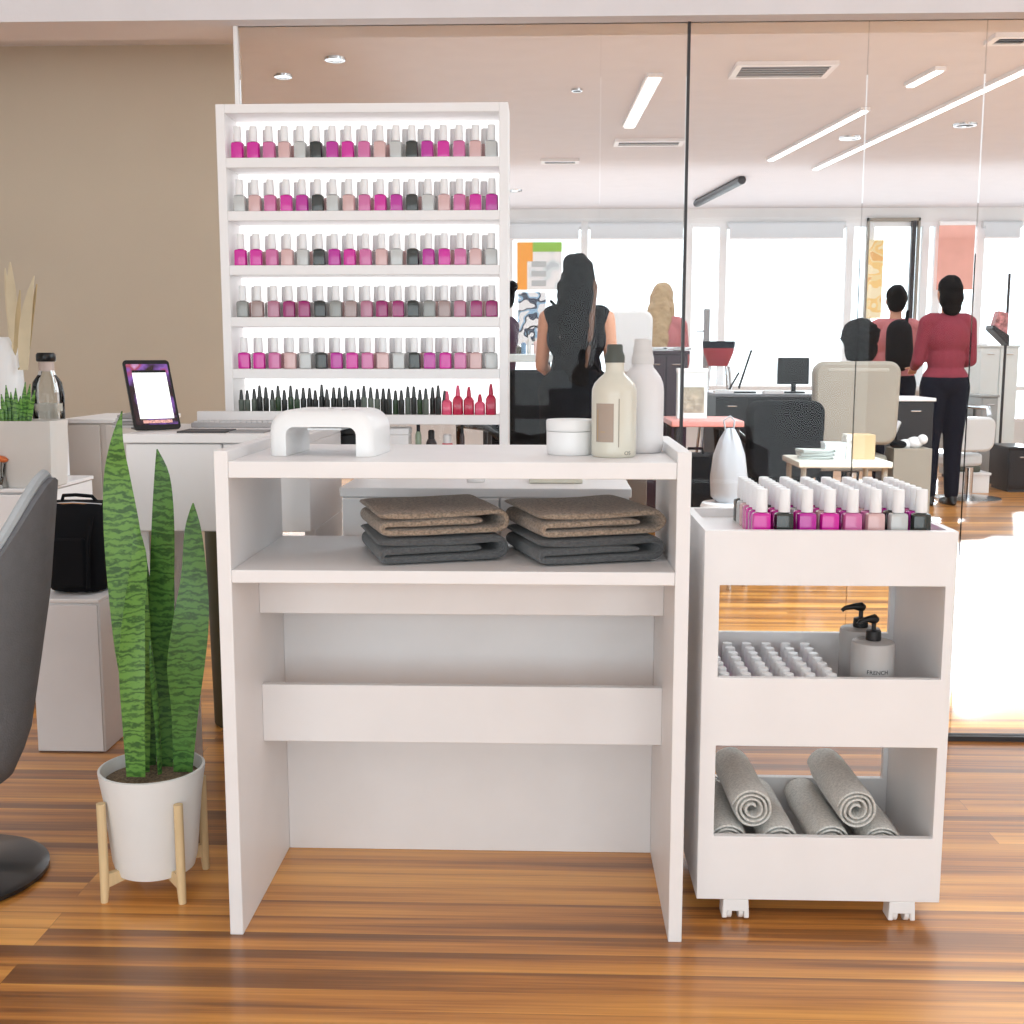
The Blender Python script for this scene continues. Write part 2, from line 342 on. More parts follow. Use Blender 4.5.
# rounded front edges: inset rings
rings = []
for s, y in [(.013, -dep/2), (.006, -dep/2+.003), (.001, -dep/2+.009), (0, -dep/2+.018), (0, dep/2-.018), (.001, dep/2-.009), (.006, dep/2-.003), (.013, dep/2)]:
    ring = [bm.verts.new((x*(1-s/.106), y, z if z == 0 else z-s*.9*(z/.088))) for x, z in outer]
    rings.append(ring)
for a, b in zip(rings, rings[1:]):
    for k in range(len(a)-1): bm.faces.new((a[k], a[k+1], b[k+1], b[k]))
ri = []
for y in (-dep/2, dep/2): ri.append([bm.verts.new((x, y, z)) for x, z in inner])
for k in range(len(inner)-1): bm.faces.new((ri[0][k+1], ri[0][k], ri[1][k], ri[1][k+1]))
for R_, I in ((rings[0], ri[0]), (rings[-1], ri[1])):
    for k in range(len(outer)-1): bm.faces.new((R_[k], R_[k+1], I[k+1], I[k]))
# feet bottoms
bm.faces.new([rings[j][0] for j in range(8)]+[ri[1][0], ri[0][0]]); bm.faces.new([rings[j][-1] for j in range(8)]+[ri[1][-1], ri[0][-1]])
obj('lamp_shell', bm, WHITE2, nl)
obj('light_strip', B(-.035, .035, -.05, .05, .049, .0525), mat('lamp_strip_white', (250, 250, 250), .3), nl)
bt = lathe([(0, .0875), (.006, .0885), (.007, .0865), (.007, .085)], 16)
obj('button', bt, mat('grey_button', (190, 190, 190), .4), nl)
# fold panel lines
obj('panel_seam', tube([(.04, -dep/2+.016, .0875), (.04, dep/2-.016, .0875)], .0012, 6), mat('seam_grey', (200, 198, 198), .5), nl)

# cream jar
c = at(570, 455, 2.17)
jar = thing('cream_jar', 'squat white cream jar standing left of the two bottles', 'jar', (c.x, 2.185, .8935))
obj('jar_body', lathe([(0, 0), (.041, 0), (.0435, .003), (.0445, .012), (.0445, .044), (0, .044)], 40), WHITE2, jar)
obj('lid', lathe([(0, .045), (.0445, .045), (.0452, .047), (.0452, .063), (.0435, .066), (0, .0665)], 40), mat('jar_lid', (236, 234, 233), .38), jar)
# cream translucent bottle
c = at(614, 458, 2.125)
bo = thing('cream_lotion_bottle', 'cream translucent lotion bottle with brown label and dark grey cap', 'bottle', (c.x, 2.14, .8935))
GREYCAP = mat('dark_olive_cap', (74, 78, 72), .45)
CREAM = mat('cream_frosted_plastic', (226, 220, 204), .3, trans=.15, coat=.3)
obj('bottle_body', lathe([(0, 0), (.038, 0), (.041, .004), (.0415, .012), (.0415, .128), (.041, .138), (.037, .150), (.028, .161), (.020, .169), (.0175, .175), (.0175, .192), (0, .192)], 40), CREAM, bo)
obj('cap', lathe([(0, .192), (.0185, .192), (.0185, .205), (.015, .215), (.0145, .226), (.0125, .229), (0, .229)], 28), GREYCAP, bo)
bo.scale = (1, 1, .9)
def wrap(bm, r_, ang0, z0=0):
    for v in bm.verts:
        a = ang0 + v.co.x/r_; rr = r_+v.co.z*1.0; y = v.co.y
        v.co = Vector((rr*math.sin(a), -rr*math.cos(a), z0+y))
    return bm
def patch(w_, h_, n_=10, th=.0005):
    bm = nb(); vs_ = [[bm.verts.new((-w_/2+w_*i/n_, y, z)) for i in range(n_+1)] for (y, z) in ((0, 0), (h_, 0), (h_, th), (0, th))]
    for j in range(4):
        a, b = vs_[j], vs_[(j+1) % 4]
        for i in range(n_): bm.faces.new((a[i], a[i+1], b[i+1], b[i]))
    return bm
obj('label', wrap(patch(.036, .078), .0417, -.50, .032), mat('taupe_label', (170, 152, 138), .6), bo)
obj('label_mark', wrap(patch(.009, .0012), .0424, -.55, .052), mat('gold_mark', (190, 158, 110), .5), bo)
obj('label_mark', wrap(patch(.0012, .062), .0424, -.82, .036), _m['gold_mark'], bo)
obj('measuring_line', wrap(patch(.0014, .098), .0418, .16, .022), mat('brown_line', (150, 136, 120), .6), bo)
obj('label_mark', wrap(text_bm('OS', .011), .0417, .60, .006), mat('grey_print', (150, 146, 138), .6), bo)
# tall pale bottle behind
c = at(642, 450, 2.22)
b2 = thing('white_lotion_bottle', 'tall plain pale grey bottle behind the cream bottle', 'bottle', (c.x, 2.235, .8935))
obj('bottle_body', lathe([(0, 0), (.036, 0), (.040, .004), (.0415, .014), (.0415, .128), (.040, .142), (.035, .156), (.027, .168), (.021, .176), (.020, .182), (0, .182)], 40), mat('pale_grey_plastic', (226, 222, 222), .42), b2)
obj('cap', lathe([(0, .182), (.0215, .182), (.0215, .197), (.0195, .200), (.0185, .208), (.0185, .216), (.0168, .219), (.0165, .231), (.014, .234), (0, .234)], 28), mat('pale_cap', (212, 208, 206), .45), b2)

b2.scale = (1, 1, .93)
# ------------------------------------------------------------------ folded towels
def ribbon(path, th, y0, y1, ny=10, amp=.0015, seed=0, taper=None):
    bm = nb(); n_ = len(path); P = [Vector((a, b)) for a, b in path]; nor = []
    for i in range(n_):
        t_ = (P[min(i+1, n_-1)]-P[max(i-1, 0)]).normalized(); nor.append(Vector((-t_.y, t_.x)))
    hw = []
    for i in range(n_): hw.append(th/2*(.55 if i in (0, n_-1) else 1))
    loop = [P[i]+nor[i]*hw[i] for i in range(n_)]+[P[i]-nor[i]*hw[i] for i in range(n_-1, -1, -1)]
    rows = []
    for j in range(ny+1):
        y = y0+(y1-y0)*j/ny
        e = .75 if j in (0, ny) else 1
        row = []
        for i, q in enumerate(loop):
            ci = P[i] if i < n_ else P[2*n_-1-i]
            qq = ci+(q-ci)*e
            d = noise.noise_vector(Vector((qq.x*14+seed, y*14, qq.y*40)))*amp
            row.append(bm.verts.new((qq.x+d.x, y+d.y, qq.y+d.z)))
        rows.append(row)
    m_ = len(loop)
    for a, b in zip(rows, rows[1:]):
        for k in range(m_): bm.faces.new((a[k], a[(k+1) % m_], b[(k+1) % m_], b[k]))
    for row in (rows[0], rows[-1]):
        for i in range(n_-1): bm.faces.new((row[i], row[i+1], row[m_-2-i], row[m_-1-i]))
    return bm
def fold_path(W, t):
    p = []
    for k in range(9): p.append((-W/2+.004+(W-t*1.6)*k/8, 2.62*t-math.sin(k/8*PI)*.002))
    xe = W/2-t*1.5
    for k in range(1, 9): a = PI/2-k*PI/8; p.append((xe+1.08*t*math.cos(a)*1.3, 1.56*t+1.06*t*math.sin(a)))
    for k in range(1, 9): p.append((xe-(W-t*2.8)*k/8, .5*t))
    xs_ = xe-(W-t*2.8)
    for k in range(1, 5): a = -PI/2-k*PI/4; p.append((xs_+.52*t*math.cos(a), 1.02*t+.52*t*math.sin(a)))
    for k in range(1, 8): p.append((xs_+(W-t*4.2)*k/7, 1.54*t+math.sin(k/7*PI)*.0015))
    return p
def towel_mat(name, rgb, var=.5, sheen=.3):
    return mat(name, rgb, .95, var=var, vscale=210, bump=.9, bscale=330, sheen=sheen)
TAUPE = towel_mat('taupe_terry', (158, 138, 120)); CHAR = towel_mat('charcoal_terry', (88, 88, 89), .3)
GREYT = towel_mat('grey_terry', (222, 218, 211), .2)
for (px0, px1, side) in ((352, 503, 'left'), (502, 664, 'right')):
    A = onz(px1-2, 556 if side == 'left' else 558, .70); c0 = at((px0+px1)/2+4, 545, 2.13)
    for lvl, (m_, nm) in enumerate(((CHAR, 'charcoal grey'), (TAUPE, 'taupe brown'))):
        t_ = .0155; W = .25 if side == 'left' else .25
        o = obj('folded_towel', ribbon(fold_path(W, t_), t_*.93, -.125, .125, 14, .0022, seed=lvl*3+(5 if side == 'left' else 0)), m_, loc=(c0.x-.012, 2.21, .6985+lvl*.0505), rot=(0, 0, math.radians(17+lvl*1.0)), sub=1)
        o.scale = (1, 1, 1.0)
        tag(o, 'folded %s towel, %s of the %s stack on the desk shelf' % (nm, ('bottom', 'top')[lvl], side), 'towel', 'folded towels on the desk shelf')

# ------------------------------------------------------------------ nail polish bottles
POL = {'magenta': (206, 22, 152), 'purple magenta': (184, 30, 150), 'pink': (204, 104, 158), 'nude pink': (212, 172, 170), 'pale grey': (192, 192, 190), 'black': (38, 42, 38),
       'deep magenta': (150, 20, 100), 'mauve': (176, 112, 136), 'brown nude': (160, 136, 132), 'smoky grey': (140, 140, 136), 'jet black': (26, 30, 26)}
CAPM = mat('pale_bottle_cap', (226, 222, 222), .38); CAPW = mat('white_bottle_cap', (240, 238, 238), .35)
def pol_body(m):
    bm = lathe([(0, 0), (.016, 0), (.0172, .0015), (.0175, .004), (.0172, .040), (.0165, .0435), (.0140, .0455), (.008, .0465), (.0068, .048), (.0068, .0515), (0, .0515)], 16, power=5, sy=.80)
    return bm
_cap = None; _bod = {}
def polish(col, loc, label, grp, rz=0, capm=None):
    global _cap
    if col not in _bod:
        o = obj('nail_polish_bottle', pol_body(0), mat('polish_'+col.replace(' ', '_'), POL[col], .22, coat=.6), None)
        cp = obj('cap', lathe([(0, .0475), (.0108, .0475), (.0112, .049), (.0104, .088), (.0095, .0905), (0, .091)], 16), CAPW if capm is None else capm, o)
        if _cap is None: _cap = cp.data
        else: old = cp.data; cp.data = _cap; bpy.data.meshes.remove(old)
        _bod[col] = o; o.location = loc; o.rotation_euler = (0, 0, rz); tag(o, label, 'nail polish', grp); return o
    return dup(_bod[col], loc, rz, label, grp)

# ------------------------------------------------------------------ polish rack
RY0, RY1 = 2.90, 3.02
rx0, rx1 = at(215, 103, RY0).x, at(508, 103, RY0).x
rz = at(360, 103, RY0).z
rack = thing('polish_rack', 'tall white rack of open shelves lined with nail polish behind the desk', 'rack', ((rx0+rx1)/2, (RY0+RY1)/2, 0))
def rp(name, x0, x1, y0, y1, z0, z1, m=WHITE, bev=.0015):
    cx, cy = (rx0+rx1)/2, (RY0+RY1)/2
    return obj(name, B(x0-cx, x1-cx, y0-cy, y1-cy, z0, z1), m, rack, bev=bev)
TH = .022
rp('side_panel', rx0, rx0+TH, RY0, RY1, 0, rz); rp('side_panel', rx1-TH, rx1, RY0, RY1, 0, rz)
rp('top_panel', rx0+TH, rx1-TH, RY0, RY1, rz-.022, rz)
tops = [at(360, y, RY0).z for y in (157, 210.5, 265, 317, 369, 415)]
for zt in tops: rp('shelf', rx0+TH, rx1-TH, RY0, RY1, zt-.024, zt)
rp('shelf', rx0+TH, rx1-TH, RY0, RY1, .79, .81)
rp('shelf', rx0+TH, rx1-TH, RY0, RY1, .42, .44)
rp('shelf', rx0+TH, rx1-TH, RY0, RY1, .05, .07)
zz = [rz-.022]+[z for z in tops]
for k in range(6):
    rp('added_glow_panel', rx0+TH, rx1-TH, RY1-.006, RY1-.001, zz[k+1], zz[k]-(.024 if k else 0), ADDED_GLOW, 0)  # added panels that glow to whiten the rack bays, no lamp behind
seqA = ['magenta', 'magenta', 'pink', 'nude pink', 'pale grey', 'black']*3
seqA[6] = 'purple magenta'; seqA[12] = 'purple magenta'
seqB = (['pale grey', 'nude pink', 'pink', 'magenta', 'purple magenta', 'black'])*3
dk = {'magenta': 'deep magenta', 'purple magenta': 'deep magenta', 'pink': 'mauve', 'nude pink': 'brown nude', 'pale grey': 'smoky grey', 'black': 'jet black'}
rows = [seqA[:17], seqB[:17], seqA[:17], [dk[c] for c in seqB[:17]], seqA[:17]]
SH = ["top", "second", "third", "fourth", "fifth"]
GREYCL = 'pale grey'
for r_, row in enumerate(rows):
    x0, x1 = rx0+TH+.024, rx1-TH-.020
    for k in range(17):
        x = x0+(x1-x0)*k/16+rnd.uniform(-.001, .001)
        polish(row[k], (x, RY0+.026, tops[r_]+.0005), '%s polish bottle %s from left, front row, %s shelf of the rack' % (row[k], ORD[k], SH[r_]), 'front row of polish bottles on the rack', rnd.uniform(-.06, .06)).scale = (.90, .9, .87)
    for k in range(16):
        x = x0+(x1-x0)*(k+.5)/16+rnd.uniform(-.002, .002)
        polish('pale grey' if (k+r_) % 3 else 'nude pink', (x, RY0+.076, tops[r_]+.0005), '%s polish bottle %s from left, rear row, %s shelf of the rack' % ('pale grey' if (k+r_) % 3 else 'nude pink', ORD[k], SH[r_]), 'rear row of polish bottles on the rack', rnd.uniform(-.1, .1)).scale = (.90, .9, .87)
# bottom rack shelf: slim dark tubes and pink bottles
VG = [mat('dark_green_varnish', (38, 62, 34), .3, coat=.4), mat('near_black_varnish', (30, 32, 30), .3, coat=.4), mat('grey_green_varnish', (92, 100, 90), .3, coat=.4)]
VN = ['dark green', 'near black', 'grey green']
proto = {}
for k in range(34):
    x = rx0+TH+.012+k*.0158; c_ = rnd.choice((0, 1, 1, 2)) if k > 2 else 2
    if c_ not in proto:
        o = obj('slim_varnish_tube', lathe([(0, 0), (.0070, 0), (.0076, .002), (.0076, .044), (.005, .047), (0, .047)], 12), VG[c_]); proto[c_] = o
        obj('pointed_cap', lathe([(0, .047), (.0055, .047), (.0048, .058), (.003, .075), (0, .077)], 10), VG[1], o)
        o.location = (x, RY0+.03, tops[5])
        tag(o, '', 'varnish')
    else: o = dup(proto[c_], (x, RY0+.03+rnd.uniform(-.006, .01), tops[5]))
    s_ = rnd.uniform(.8, 1.0); o.scale = (1, 1, s_)
    o['label'] = '%s slim varnish tube, %s, %s rack shelf' % (VN[c_], 'leftmost' if k == 0 else ((ORD[k] if k < 20 else ('twenty-'+ORD[k-20] if k < 29 else ('thirtieth' if k == 29 else 'thirty-'+ORD[k-30])))+' from left'), 'bottom')
    o['label'] = o['label'].replace('twenty-first', 'twenty-first')
    o['group'] = 'slim dark varnish tubes on the bottom rack shelf'
RD = [mat('crimson_varnish', (190, 30, 70), .25, coat=.5), mat('rose_varnish', (226, 84, 120), .25, coat=.5)]
for k in range(5):
    x = rx1-TH-.135+k*.028; c_ = (1, 0, 0, 1, 0)[k]; h = (.8, 1.0, .95, .7, 1.05)[k]
    o = obj('red_varnish_bottle', lathe([(0, 0), (.0125, 0), (.0135, .003), (.0130, .038), (.009, .045), (.005, .048), (0, .048)], 14, power=4), RD[c_], loc=(x, RY0+.03, tops[5]))
    o.scale = (1, 1, h)
    obj('cap', lathe([(0, .048), (.0065, .048), (.005, .062), (.003, .074), (0, .074)], 10), RD[(c_+1) % 2] if k % 2 else RD[c_], o)
    tag(o, '%s varnish bottle, %s of the reds on the bottom rack shelf' % (('crimson', 'rose')[c_], ('leftmost', 'second', 'middle', 'fourth', 'rightmost')[k]), 'nail polish', 'red varnish bottles on the bottom rack shelf')
# things on the desk-level shelf of the counter behind the arch lamp are built below

# ------------------------------------------------------------------ trolley
TY0, TY1 = 2.10, 2.425
tx0, tx1 = at(705, 530, TY0).x, at(959, 532, TY0).x
def tz(y): return at(830, y, TY0).z
tro = thing('salon_trolley', 'white open rolling trolley right of the desk with three tiers', 'trolley', ((tx0+tx1)/2, (TY0+TY1)/2, 0))
tcx, tcy = (tx0+tx1)/2, (TY0+TY1)/2
def tp(name, x0, x1, y0, y1, z0, z1, m=WHITE, bev=.0015): return obj(name, B(x0-tcx, x1-tcx, y0-tcy, y1-tcy, z0, z1), m, tro, bev=bev)
Z0, Z1, Z2, Z3, Z4, Z5 = tz(901), tz(838), tz(747), tz(679), tz(586), tz(531)
TS = .026; bt_ = .016
def plate(name, x0, x1, zs_, holes, y0, y1, hx0, hx1):
    bm = nb(); X_ = [x0, hx0, hx1, x1]; V = {}
    def v(i, j, y):
        if (i, j, y) not in V: V[(i, j, y)] = bm.verts.new((X_[i]-tcx, y-tcy, zs_[j]))
        return V[(i, j, y)]
    solid = lambda i, j: 0 <= i < 3 and 0 <= j < len(zs_)-1 and not (i == 1 and j in holes)
    for i in range(3):
        for j in range(len(zs_)-1):
            if not solid(i, j): continue
            bm.faces.new((v(i, j, y0), v(i+1, j, y0), v(i+1, j+1, y0), v(i, j+1, y0))); bm.faces.new((v(i, j, y1), v(i, j+1, y1), v(i+1, j+1, y1), v(i+1, j, y1)))
            if not solid(i-1, j): bm.faces.new((v(i, j, y0), v(i, j+1, y0), v(i, j+1, y1), v(i, j, y1)))
            if not solid(i+1, j): bm.faces.new((v(i+1, j, y0), v(i+1, j, y1), v(i+1, j+1, y1), v(i+1, j+1, y0)))
            if not solid(i, j-1): bm.faces.new((v(i, j, y0), v(i, j, y1), v(i+1, j, y1), v(i+1, j, y0)))
            if not solid(i, j+1): bm.faces.new((v(i, j+1, y0), v(i+1, j+1, y0), v(i+1, j+1, y1), v(i, j+1, y1)))
    return obj(name, bm, WHITE, tro, bev=.0012)
plate('front_frame', tx0, tx1, [Z0, Z1, Z2, Z3, Z4, Z5], (1, 3), TY0, TY0+bt_, at(719, 640, TY0).x-.001, at(943, 640, TY0).x)
plate('back_frame', tx0, tx1, [Z0, at(800, 775, TY1).z, Z2, at(800, 631, TY1).z, Z4, Z5], (1, 3), TY1-bt_, TY1, tx0+TS, tx1-TS)
tp('side_panel', tx0, tx0+.016, TY0+bt_, TY1-bt_, Z0, Z5, bev=0); tp('side_panel', tx1-.016, tx1, TY0+bt_, TY1-bt_, Z0, Z5, bev=0)
tp('tier_floor', tx0+.016, tx1-.016, TY0+bt_, TY1-bt_, Z0+.005, .099)
tp('tier_floor', tx0+.016, tx1-.016, TY0+bt_, TY1-bt_, Z2+.025, Z2+.04)
tp('tier_floor', tx0+.016, tx1-.016, TY0+bt_, TY1-bt_, Z5-.034, Z5-.018)
for (x, y) in ((at(733, 915, TY0+.03).x, TY0+.019), (at(897, 915, TY0+.03).x, TY0+.019), (tx0+.06, TY1-.05), (tx1-.06, TY1-.05)):
    cs_bm = prism([(-.026, .006), (-.016, .006), (-.016, .020), (.016, .020), (.016, .006), (.026, .006), (.024, Z0), (-.024, Z0)], -.018, .02)
    cs = obj('caster', cs_bm, WHITE2, tro, loc=(x-tcx, y-tcy, 0), bev=.002)
    for s in (-.011, .011):
        wl = nb(); tube([(s-.0045, .002, .0165), (s+.0045, .002, .0165)], .0165, 20, wl); obj('wheel', wl, WHITE2, cs, bev=.001)
front = ['magenta', 'black', 'purple magenta', 'magenta', 'pink', 'nude pink', 'pale grey', 'black']
left = ['magenta', 'purple magenta', 'magenta', 'pink', 'nude pink', 'pale grey', 'black']
pool = ['magenta', 'purple magenta', 'nude pink', 'magenta', 'purple magenta', 'pale grey', 'pink', 'magenta', 'black']
xa, xb = at(762, 500, TY0+.04).x, at(922, 500, TY0+.04).x
for j in range(7):
    for i in range(8):
        col = front[i] if j == 0 else (left[j] if i == 0 else pool[(i*2+j*5) % 9])
        x = xa+(xb-xa)*i/7; y = TY0+.042+j*.0355
        polish(col, (x, y, Z5-.018), '%s polish bottle, %s, %s, trolley top' % (col, ('leftmost column', 'second column from left', 'third column from left', 'fourth column from left', 'fourth column from right', 'third column from right', 'second column from right', 'rightmost column')[i], ('front row', 'second row', 'third row', 'middle row', 'third row from back', 'second row from back', 'back row')[j]), 'polish bottles on the trolley top', rnd.uniform(-.02, .02)).scale = (1, 1, 1)
mz = Z2+.04
for j in range(7):
    for i in range(6):
        x = tx0+TS+.022+i*.0405 ; y = TY0+.04+j*.0385
        if i == 5 and j == 6: pass
        col = pool[(i*4+j*3) % 9]
        polish(col, (x, y, mz), '%s polish bottle, %s, %s, trolley middle tier' % (col, ('leftmost column', 'second column from left', 'third column from left', 'third column from right', 'second column from right', 'rightmost column')[i], ('front row', 'second row', 'third row', 'middle row', 'third row from back', 'second row from back', 'back row')[j]), 'polish bottles on the trolley middle tier').scale = (1, 1, 1)
# pump bottles
PB = mat('grey_satin_bottle', (176, 172, 170), .38)
def pump(x, y, z, r_, h, label, txt, rz):
    t_ = thing('pump_bottle', label, 'bottle', (x, y, z+.0005), rz, 'grey pump bottles on the trolley')
    obj('bottle_body', lathe([(0, 0), (r_*.96, 0), (r_, .004), (r_, h-.006), (r_*.96, h-.001), (r_*.9, h), (.012, h+.002), (.012, h+.004), (0, h+.004)], 36), PB, t_)
    obj('collar', lathe([(0, h+.002), (.0145, h+.002), (.0150, h+.006), (.0140, h+.020), (.006, h+.022), (0, h+.022)], 12), BLACK, t_, bev=.0005)
    pm = nb(); tube([(0, 0, h+.018), (0, 0, h+.040)], .0045, 10, pm)
    tube([(.006, 0, h+.040), (0, 0, h+.043), (-.016, 0, h+.044), (-.034, 0, h+.041), (-.040, 0, h+.036)], [.007, .0095, .006, .0045, .004], 10, pm)
    obj('pump_head', pm, BLACK, t_)
    if txt:
        obj('lettering', wrap(text_bm('FRENCH', .0110), r_+.0001, 0, h-.056), BLACK, t_, rot=(0, 0, -rz))
        obj('lettering', wrap(text_bm('MANICURE', .006), r_+.0001, 0, h-.072), BLACK, t_, rot=(0, 0, -rz)) if 0 else None
    return t_
c1 = at(874, 640, 2.17); c2 = at(862, 630, 2.27)
pump(c1.x, 2.175, mz, .0405, at(874, 641, 2.175).z-mz, 'grey pump bottle lettered on its front, nearer of the two on trolley', True, math.radians(28))
pump(c2.x-.002, 2.275, mz, .040, at(862, 628, 2.275).z-mz, 'plain grey pump bottle, farther of the two on trolley', False, math.radians(8))

# rolled towels
def roll_path(R_, th, turns=3.4, flap=.0):
    p = []; n_ = int(turns*18)
    for k in range(n_+1):
        a = k/18*2*PI; r_ = .008+(R_-th/2-.008)*(k/n_)**.85
        p.append((r_*math.cos(a+.6), r_*math.sin(a+.6)+R_))
    return p
def roll(c, rz, R_, L, label, seed, tilt=0):
    o = obj('rolled_towel', ribbon(roll_path(R_, .0088), .0080, -L/2, L/2, 10, .0022, seed), GREYT, loc=c, rot=(tilt, 0, rz), sub=1)
    tag(o, label, 'towel', 'rolled grey towels on the trolley bottom tier'); return o
fz = .100
RR = .0425; ytr = (TY0+TY1)/2; RA = math.radians(1)
lx = [tx0+.018+RR+.002+k*.0985 for k in range(4)]
for k, nm in enumerate(('at far left of the bottom layer on the trolley', 'second from left in the bottom layer', 'third from left in the bottom layer, left of the right pile', 'at far right of the bottom layer on the trolley')):
    roll((lx[k], ytr, fz), RA, RR, .262, 'rolled grey towel '+nm, k+1)
roll(((lx[0]+lx[1])/2-.006, ytr-.004, fz+.068), RA, RR*1.03, .255, 'rolled grey towel lying on top at left, end showing', 5)
roll(((lx[2]+lx[3])/2-.003, ytr-.004, fz+.068), RA, RR*1.03, .255, 'rolled grey towel lying on top at right, end showing', 6)

# ------------------------------------------------------------------ potted snake plant
PX, PY_ = -.806, 2.215
pot = thing('potted_snake_plant', 'tall potted snake plant in a white pot left of the desk', 'plant', (PX, PY_, 0))
POTM = mat('white_ceramic', (236, 234, 232), .5, bump=.05); LW = mat('pale_beech_wood', (222, 194, 150), .55, var=.1, stretch=(10, 10, 1))
zr = at(150, 766, PY_).z; zb = at(150, 883, PY_-.07).z
obj('pot', lathe([(0, zb), (.066, zb), (.078, zb+.006), (.084, zb+.03), (.096, zr-.06), (.1045, zr-.004), (.1045, zr), (.0995, zr+.001), (.094, zr-.04), (.088, zr-.05), (0, zr-.05)], 48), POTM, pot)
obj('soil', lathe([(0, zr-.022), (.05, zr-.019), (.094, zr-.024), (.088, zr-.049), (0, zr-.049)], 32), mat('gravel_soil', (128, 110, 90), .95, var=.5, vscale=220, bump=1, bscale=260), pot)
st = nb()
for sx, sy in ((-1, -1), (1, -1), (1, 1), (-1, 1)):
    x, y = sx*.077, sy*.077
    tube([(x*1.02, y*1.02, 0), (x, y, .03), (x*1.0, y*1.0, .205)], [.0075, .009, .009], 12, st)
    # brace
    z0 = .028; a = math.atan2(y, x)
    pts = [(-.006, 0), (.006, 0)]
    ca, sa = math.cos(a), math.sin(a)
    tri = [(0.0, .048), (.104, .030), (.104, .058), (.0, .060)]
    A_ = [st.verts.new((r_*ca-.006*sa, r_*sa+.006*ca, z)) for r_, z in tri]; B_ = [st.verts.new((r_*ca+.006*sa, r_*sa-.006*ca, z)) for r_, z in tri]
    for i in range(4): st.faces.new((A_[i], A_[(i+1) % 4], B_[(i+1) % 4], B_[i]))
    st.faces.new(A_); st.faces.new(B_[::-1])
obj('wooden_stand', st, LW, pot)
def leaf(name, pts, m, par, Y, org, thick=.003, cup=.18, nU=6):
    # pts: (px, py, halfwidth_px, dy, twist)
    bm = nb(); rows_ = []
    # resample with catmull
    P = []
    for i in range(len(pts)-1):
        for k in range(4):
            t_ = k/4; q = []
            for c_ in range(5):
                p0 = pts[max(i-1, 0)][c_]; p1 = pts[i][c_]; p2 = pts[i+1][c_]; p3 = pts[min(i+2, len(pts)-1)][c_]
                q.append(.5*((2*p1)+(-p0+p2)*t_+(2*p0-5*p1+4*p2-p3)*t_*t_+(-p0+3*p1-3*p2+p3)*t_**3))
            P.append(q)
    P.append(list(pts[-1]))
    for (px, py, hw, dy, tw) in P:
        c_ = at(px, py, Y+dy)-Vector(org); w_ = max(hw, .3)*(Y+dy)/f
        ct, st_ = math.cos(tw), math.sin(tw)
        up, dn = [], []
        for k in range(nU+1):
            s = -1+2*k/nU
            off = Vector((s*w_*ct, s*w_*st_, 0)); cp = Vector((st_, -ct, 0))*(-(1-s*s))*w_*cup*-1
            th_ = thick*(1-abs(s)**2)*.9+.0006
            nn = Vector((-st_, ct, 0))
            up.append(bm.verts.new(c_+off-cp+nn*th_)); dn.append(bm.verts.new(c_+off-cp-nn*th_))
        rows_.append(up+dn[::-1])
    m_ = len(rows_[0])
    for a, b in zip(rows_, rows_[1:]):
        for k in range(m_): bm.faces.new((a[k], a[(k+1) % m_], b[(k+1) % m_], b[k]))
    bm.faces.new(rows_[0]); bm.faces.new(rows_[-1][::-1])
    return obj(name, bm, m, par)
org = (PX, PY_, 0)
leaf('leaf', [(122, 411, .4, -.01, 0), (117, 440, 6, -.01, .1), (117, 478, 13, 0, .2), (122, 530, 18, 0, .2), (128, 590, 20, .0, .1), (133, 650, 19, 0, 0), (138, 710, 14, .01, -.1), (140, 776, 10, .01, 0)], GREEN1, pot, PY_+.01, org)
leaf('leaf', [(136, 525, 2, -.02, .2), (139, 560, 8, -.02, .5), (134, 610, 11, -.03, .6), (132, 660, 13, -.035, .4), (133, 710, 12, -.035, .1), (136, 777, 10, -.03, 0)], GREEN1, pot, PY_-.01, org)
leaf('leaf', [(157, 449, .4, .02, 0), (162, 475, 8, .02, -.1), (163, 520, 12.5, .02, -.2), (162, 580, 14, .03, -.2), (162, 640, 13, .03, 0), (164, 700, 11, .03, .1), (166, 772, 7, .03, 0)], GREEN2, pot, PY_+.02, org)
leaf('leaf', [(193, 503, .6, .0, 0), (193, 530, 8.5, .0, 0), (194, 575, 13, .0, .1), (191, 620, 18, -.01, .2), (186, 665, 19, -.01, .2), (185, 710, 14, 0, .1), (183, 772, 10, .01, 0)], GREEN2, pot, PY_, org)
leaf('leaf', [(150, 640, 1, .0, 1), (153, 680, 4, .0, 1.1), (157, 720, 4, 0, 1.2), (160, 774, 3, .0, 1.2)], GREEN2, pot, PY_-.02, org)
leaf('leaf', [(146, 560, 1, .04, .9), (147, 620, 9, .04, .6), (149, 700, 9, .04, .4), (150, 770, 6, .04, .2)], GREEN2, pot, PY_+.02, org)

# ------------------------------------------------------------------ counter with tablet
KY0, KY1 = 2.50, 2.885
kx0, kx1 = at(125, 433, KY0).x, -.53
kz = at(200, 434, KY0).z
cou = thing('wall_counter', 'white counter holding the tablet, behind and left of the desk', 'counter', ((kx0+kx1)/2, (KY0+KY1)/2, 0))
def kp(name, x0, x1, y0, y1, z0, z1, m=WHITE): return obj(name, B(x0-(kx0+kx1)/2, x1-(kx0+kx1)/2, y0-(KY0+KY1)/2, y1-(KY0+KY1)/2, z0, z1), m, cou, bev=.002)
kp('counter_top', kx0-.005, kx1, KY0-.006, KY1, kz-.02, kz)
kp('drawer_case', kx0, kx1, KY0+.012, KY1, .69, kz-.02)
xm = at(222, 440, KY0).x
kp('drawer_front', kx0, xm-.002, KY0, KY0+.012, .692, kz-.022); kp('drawer_front', xm+.002, kx1, KY0, KY0+.012, .692, kz-.022)
kp('upstand', at(199, 410, KY1).x, kx1, KY1-.02, KY1, kz, at(230, 411, KY1).z)
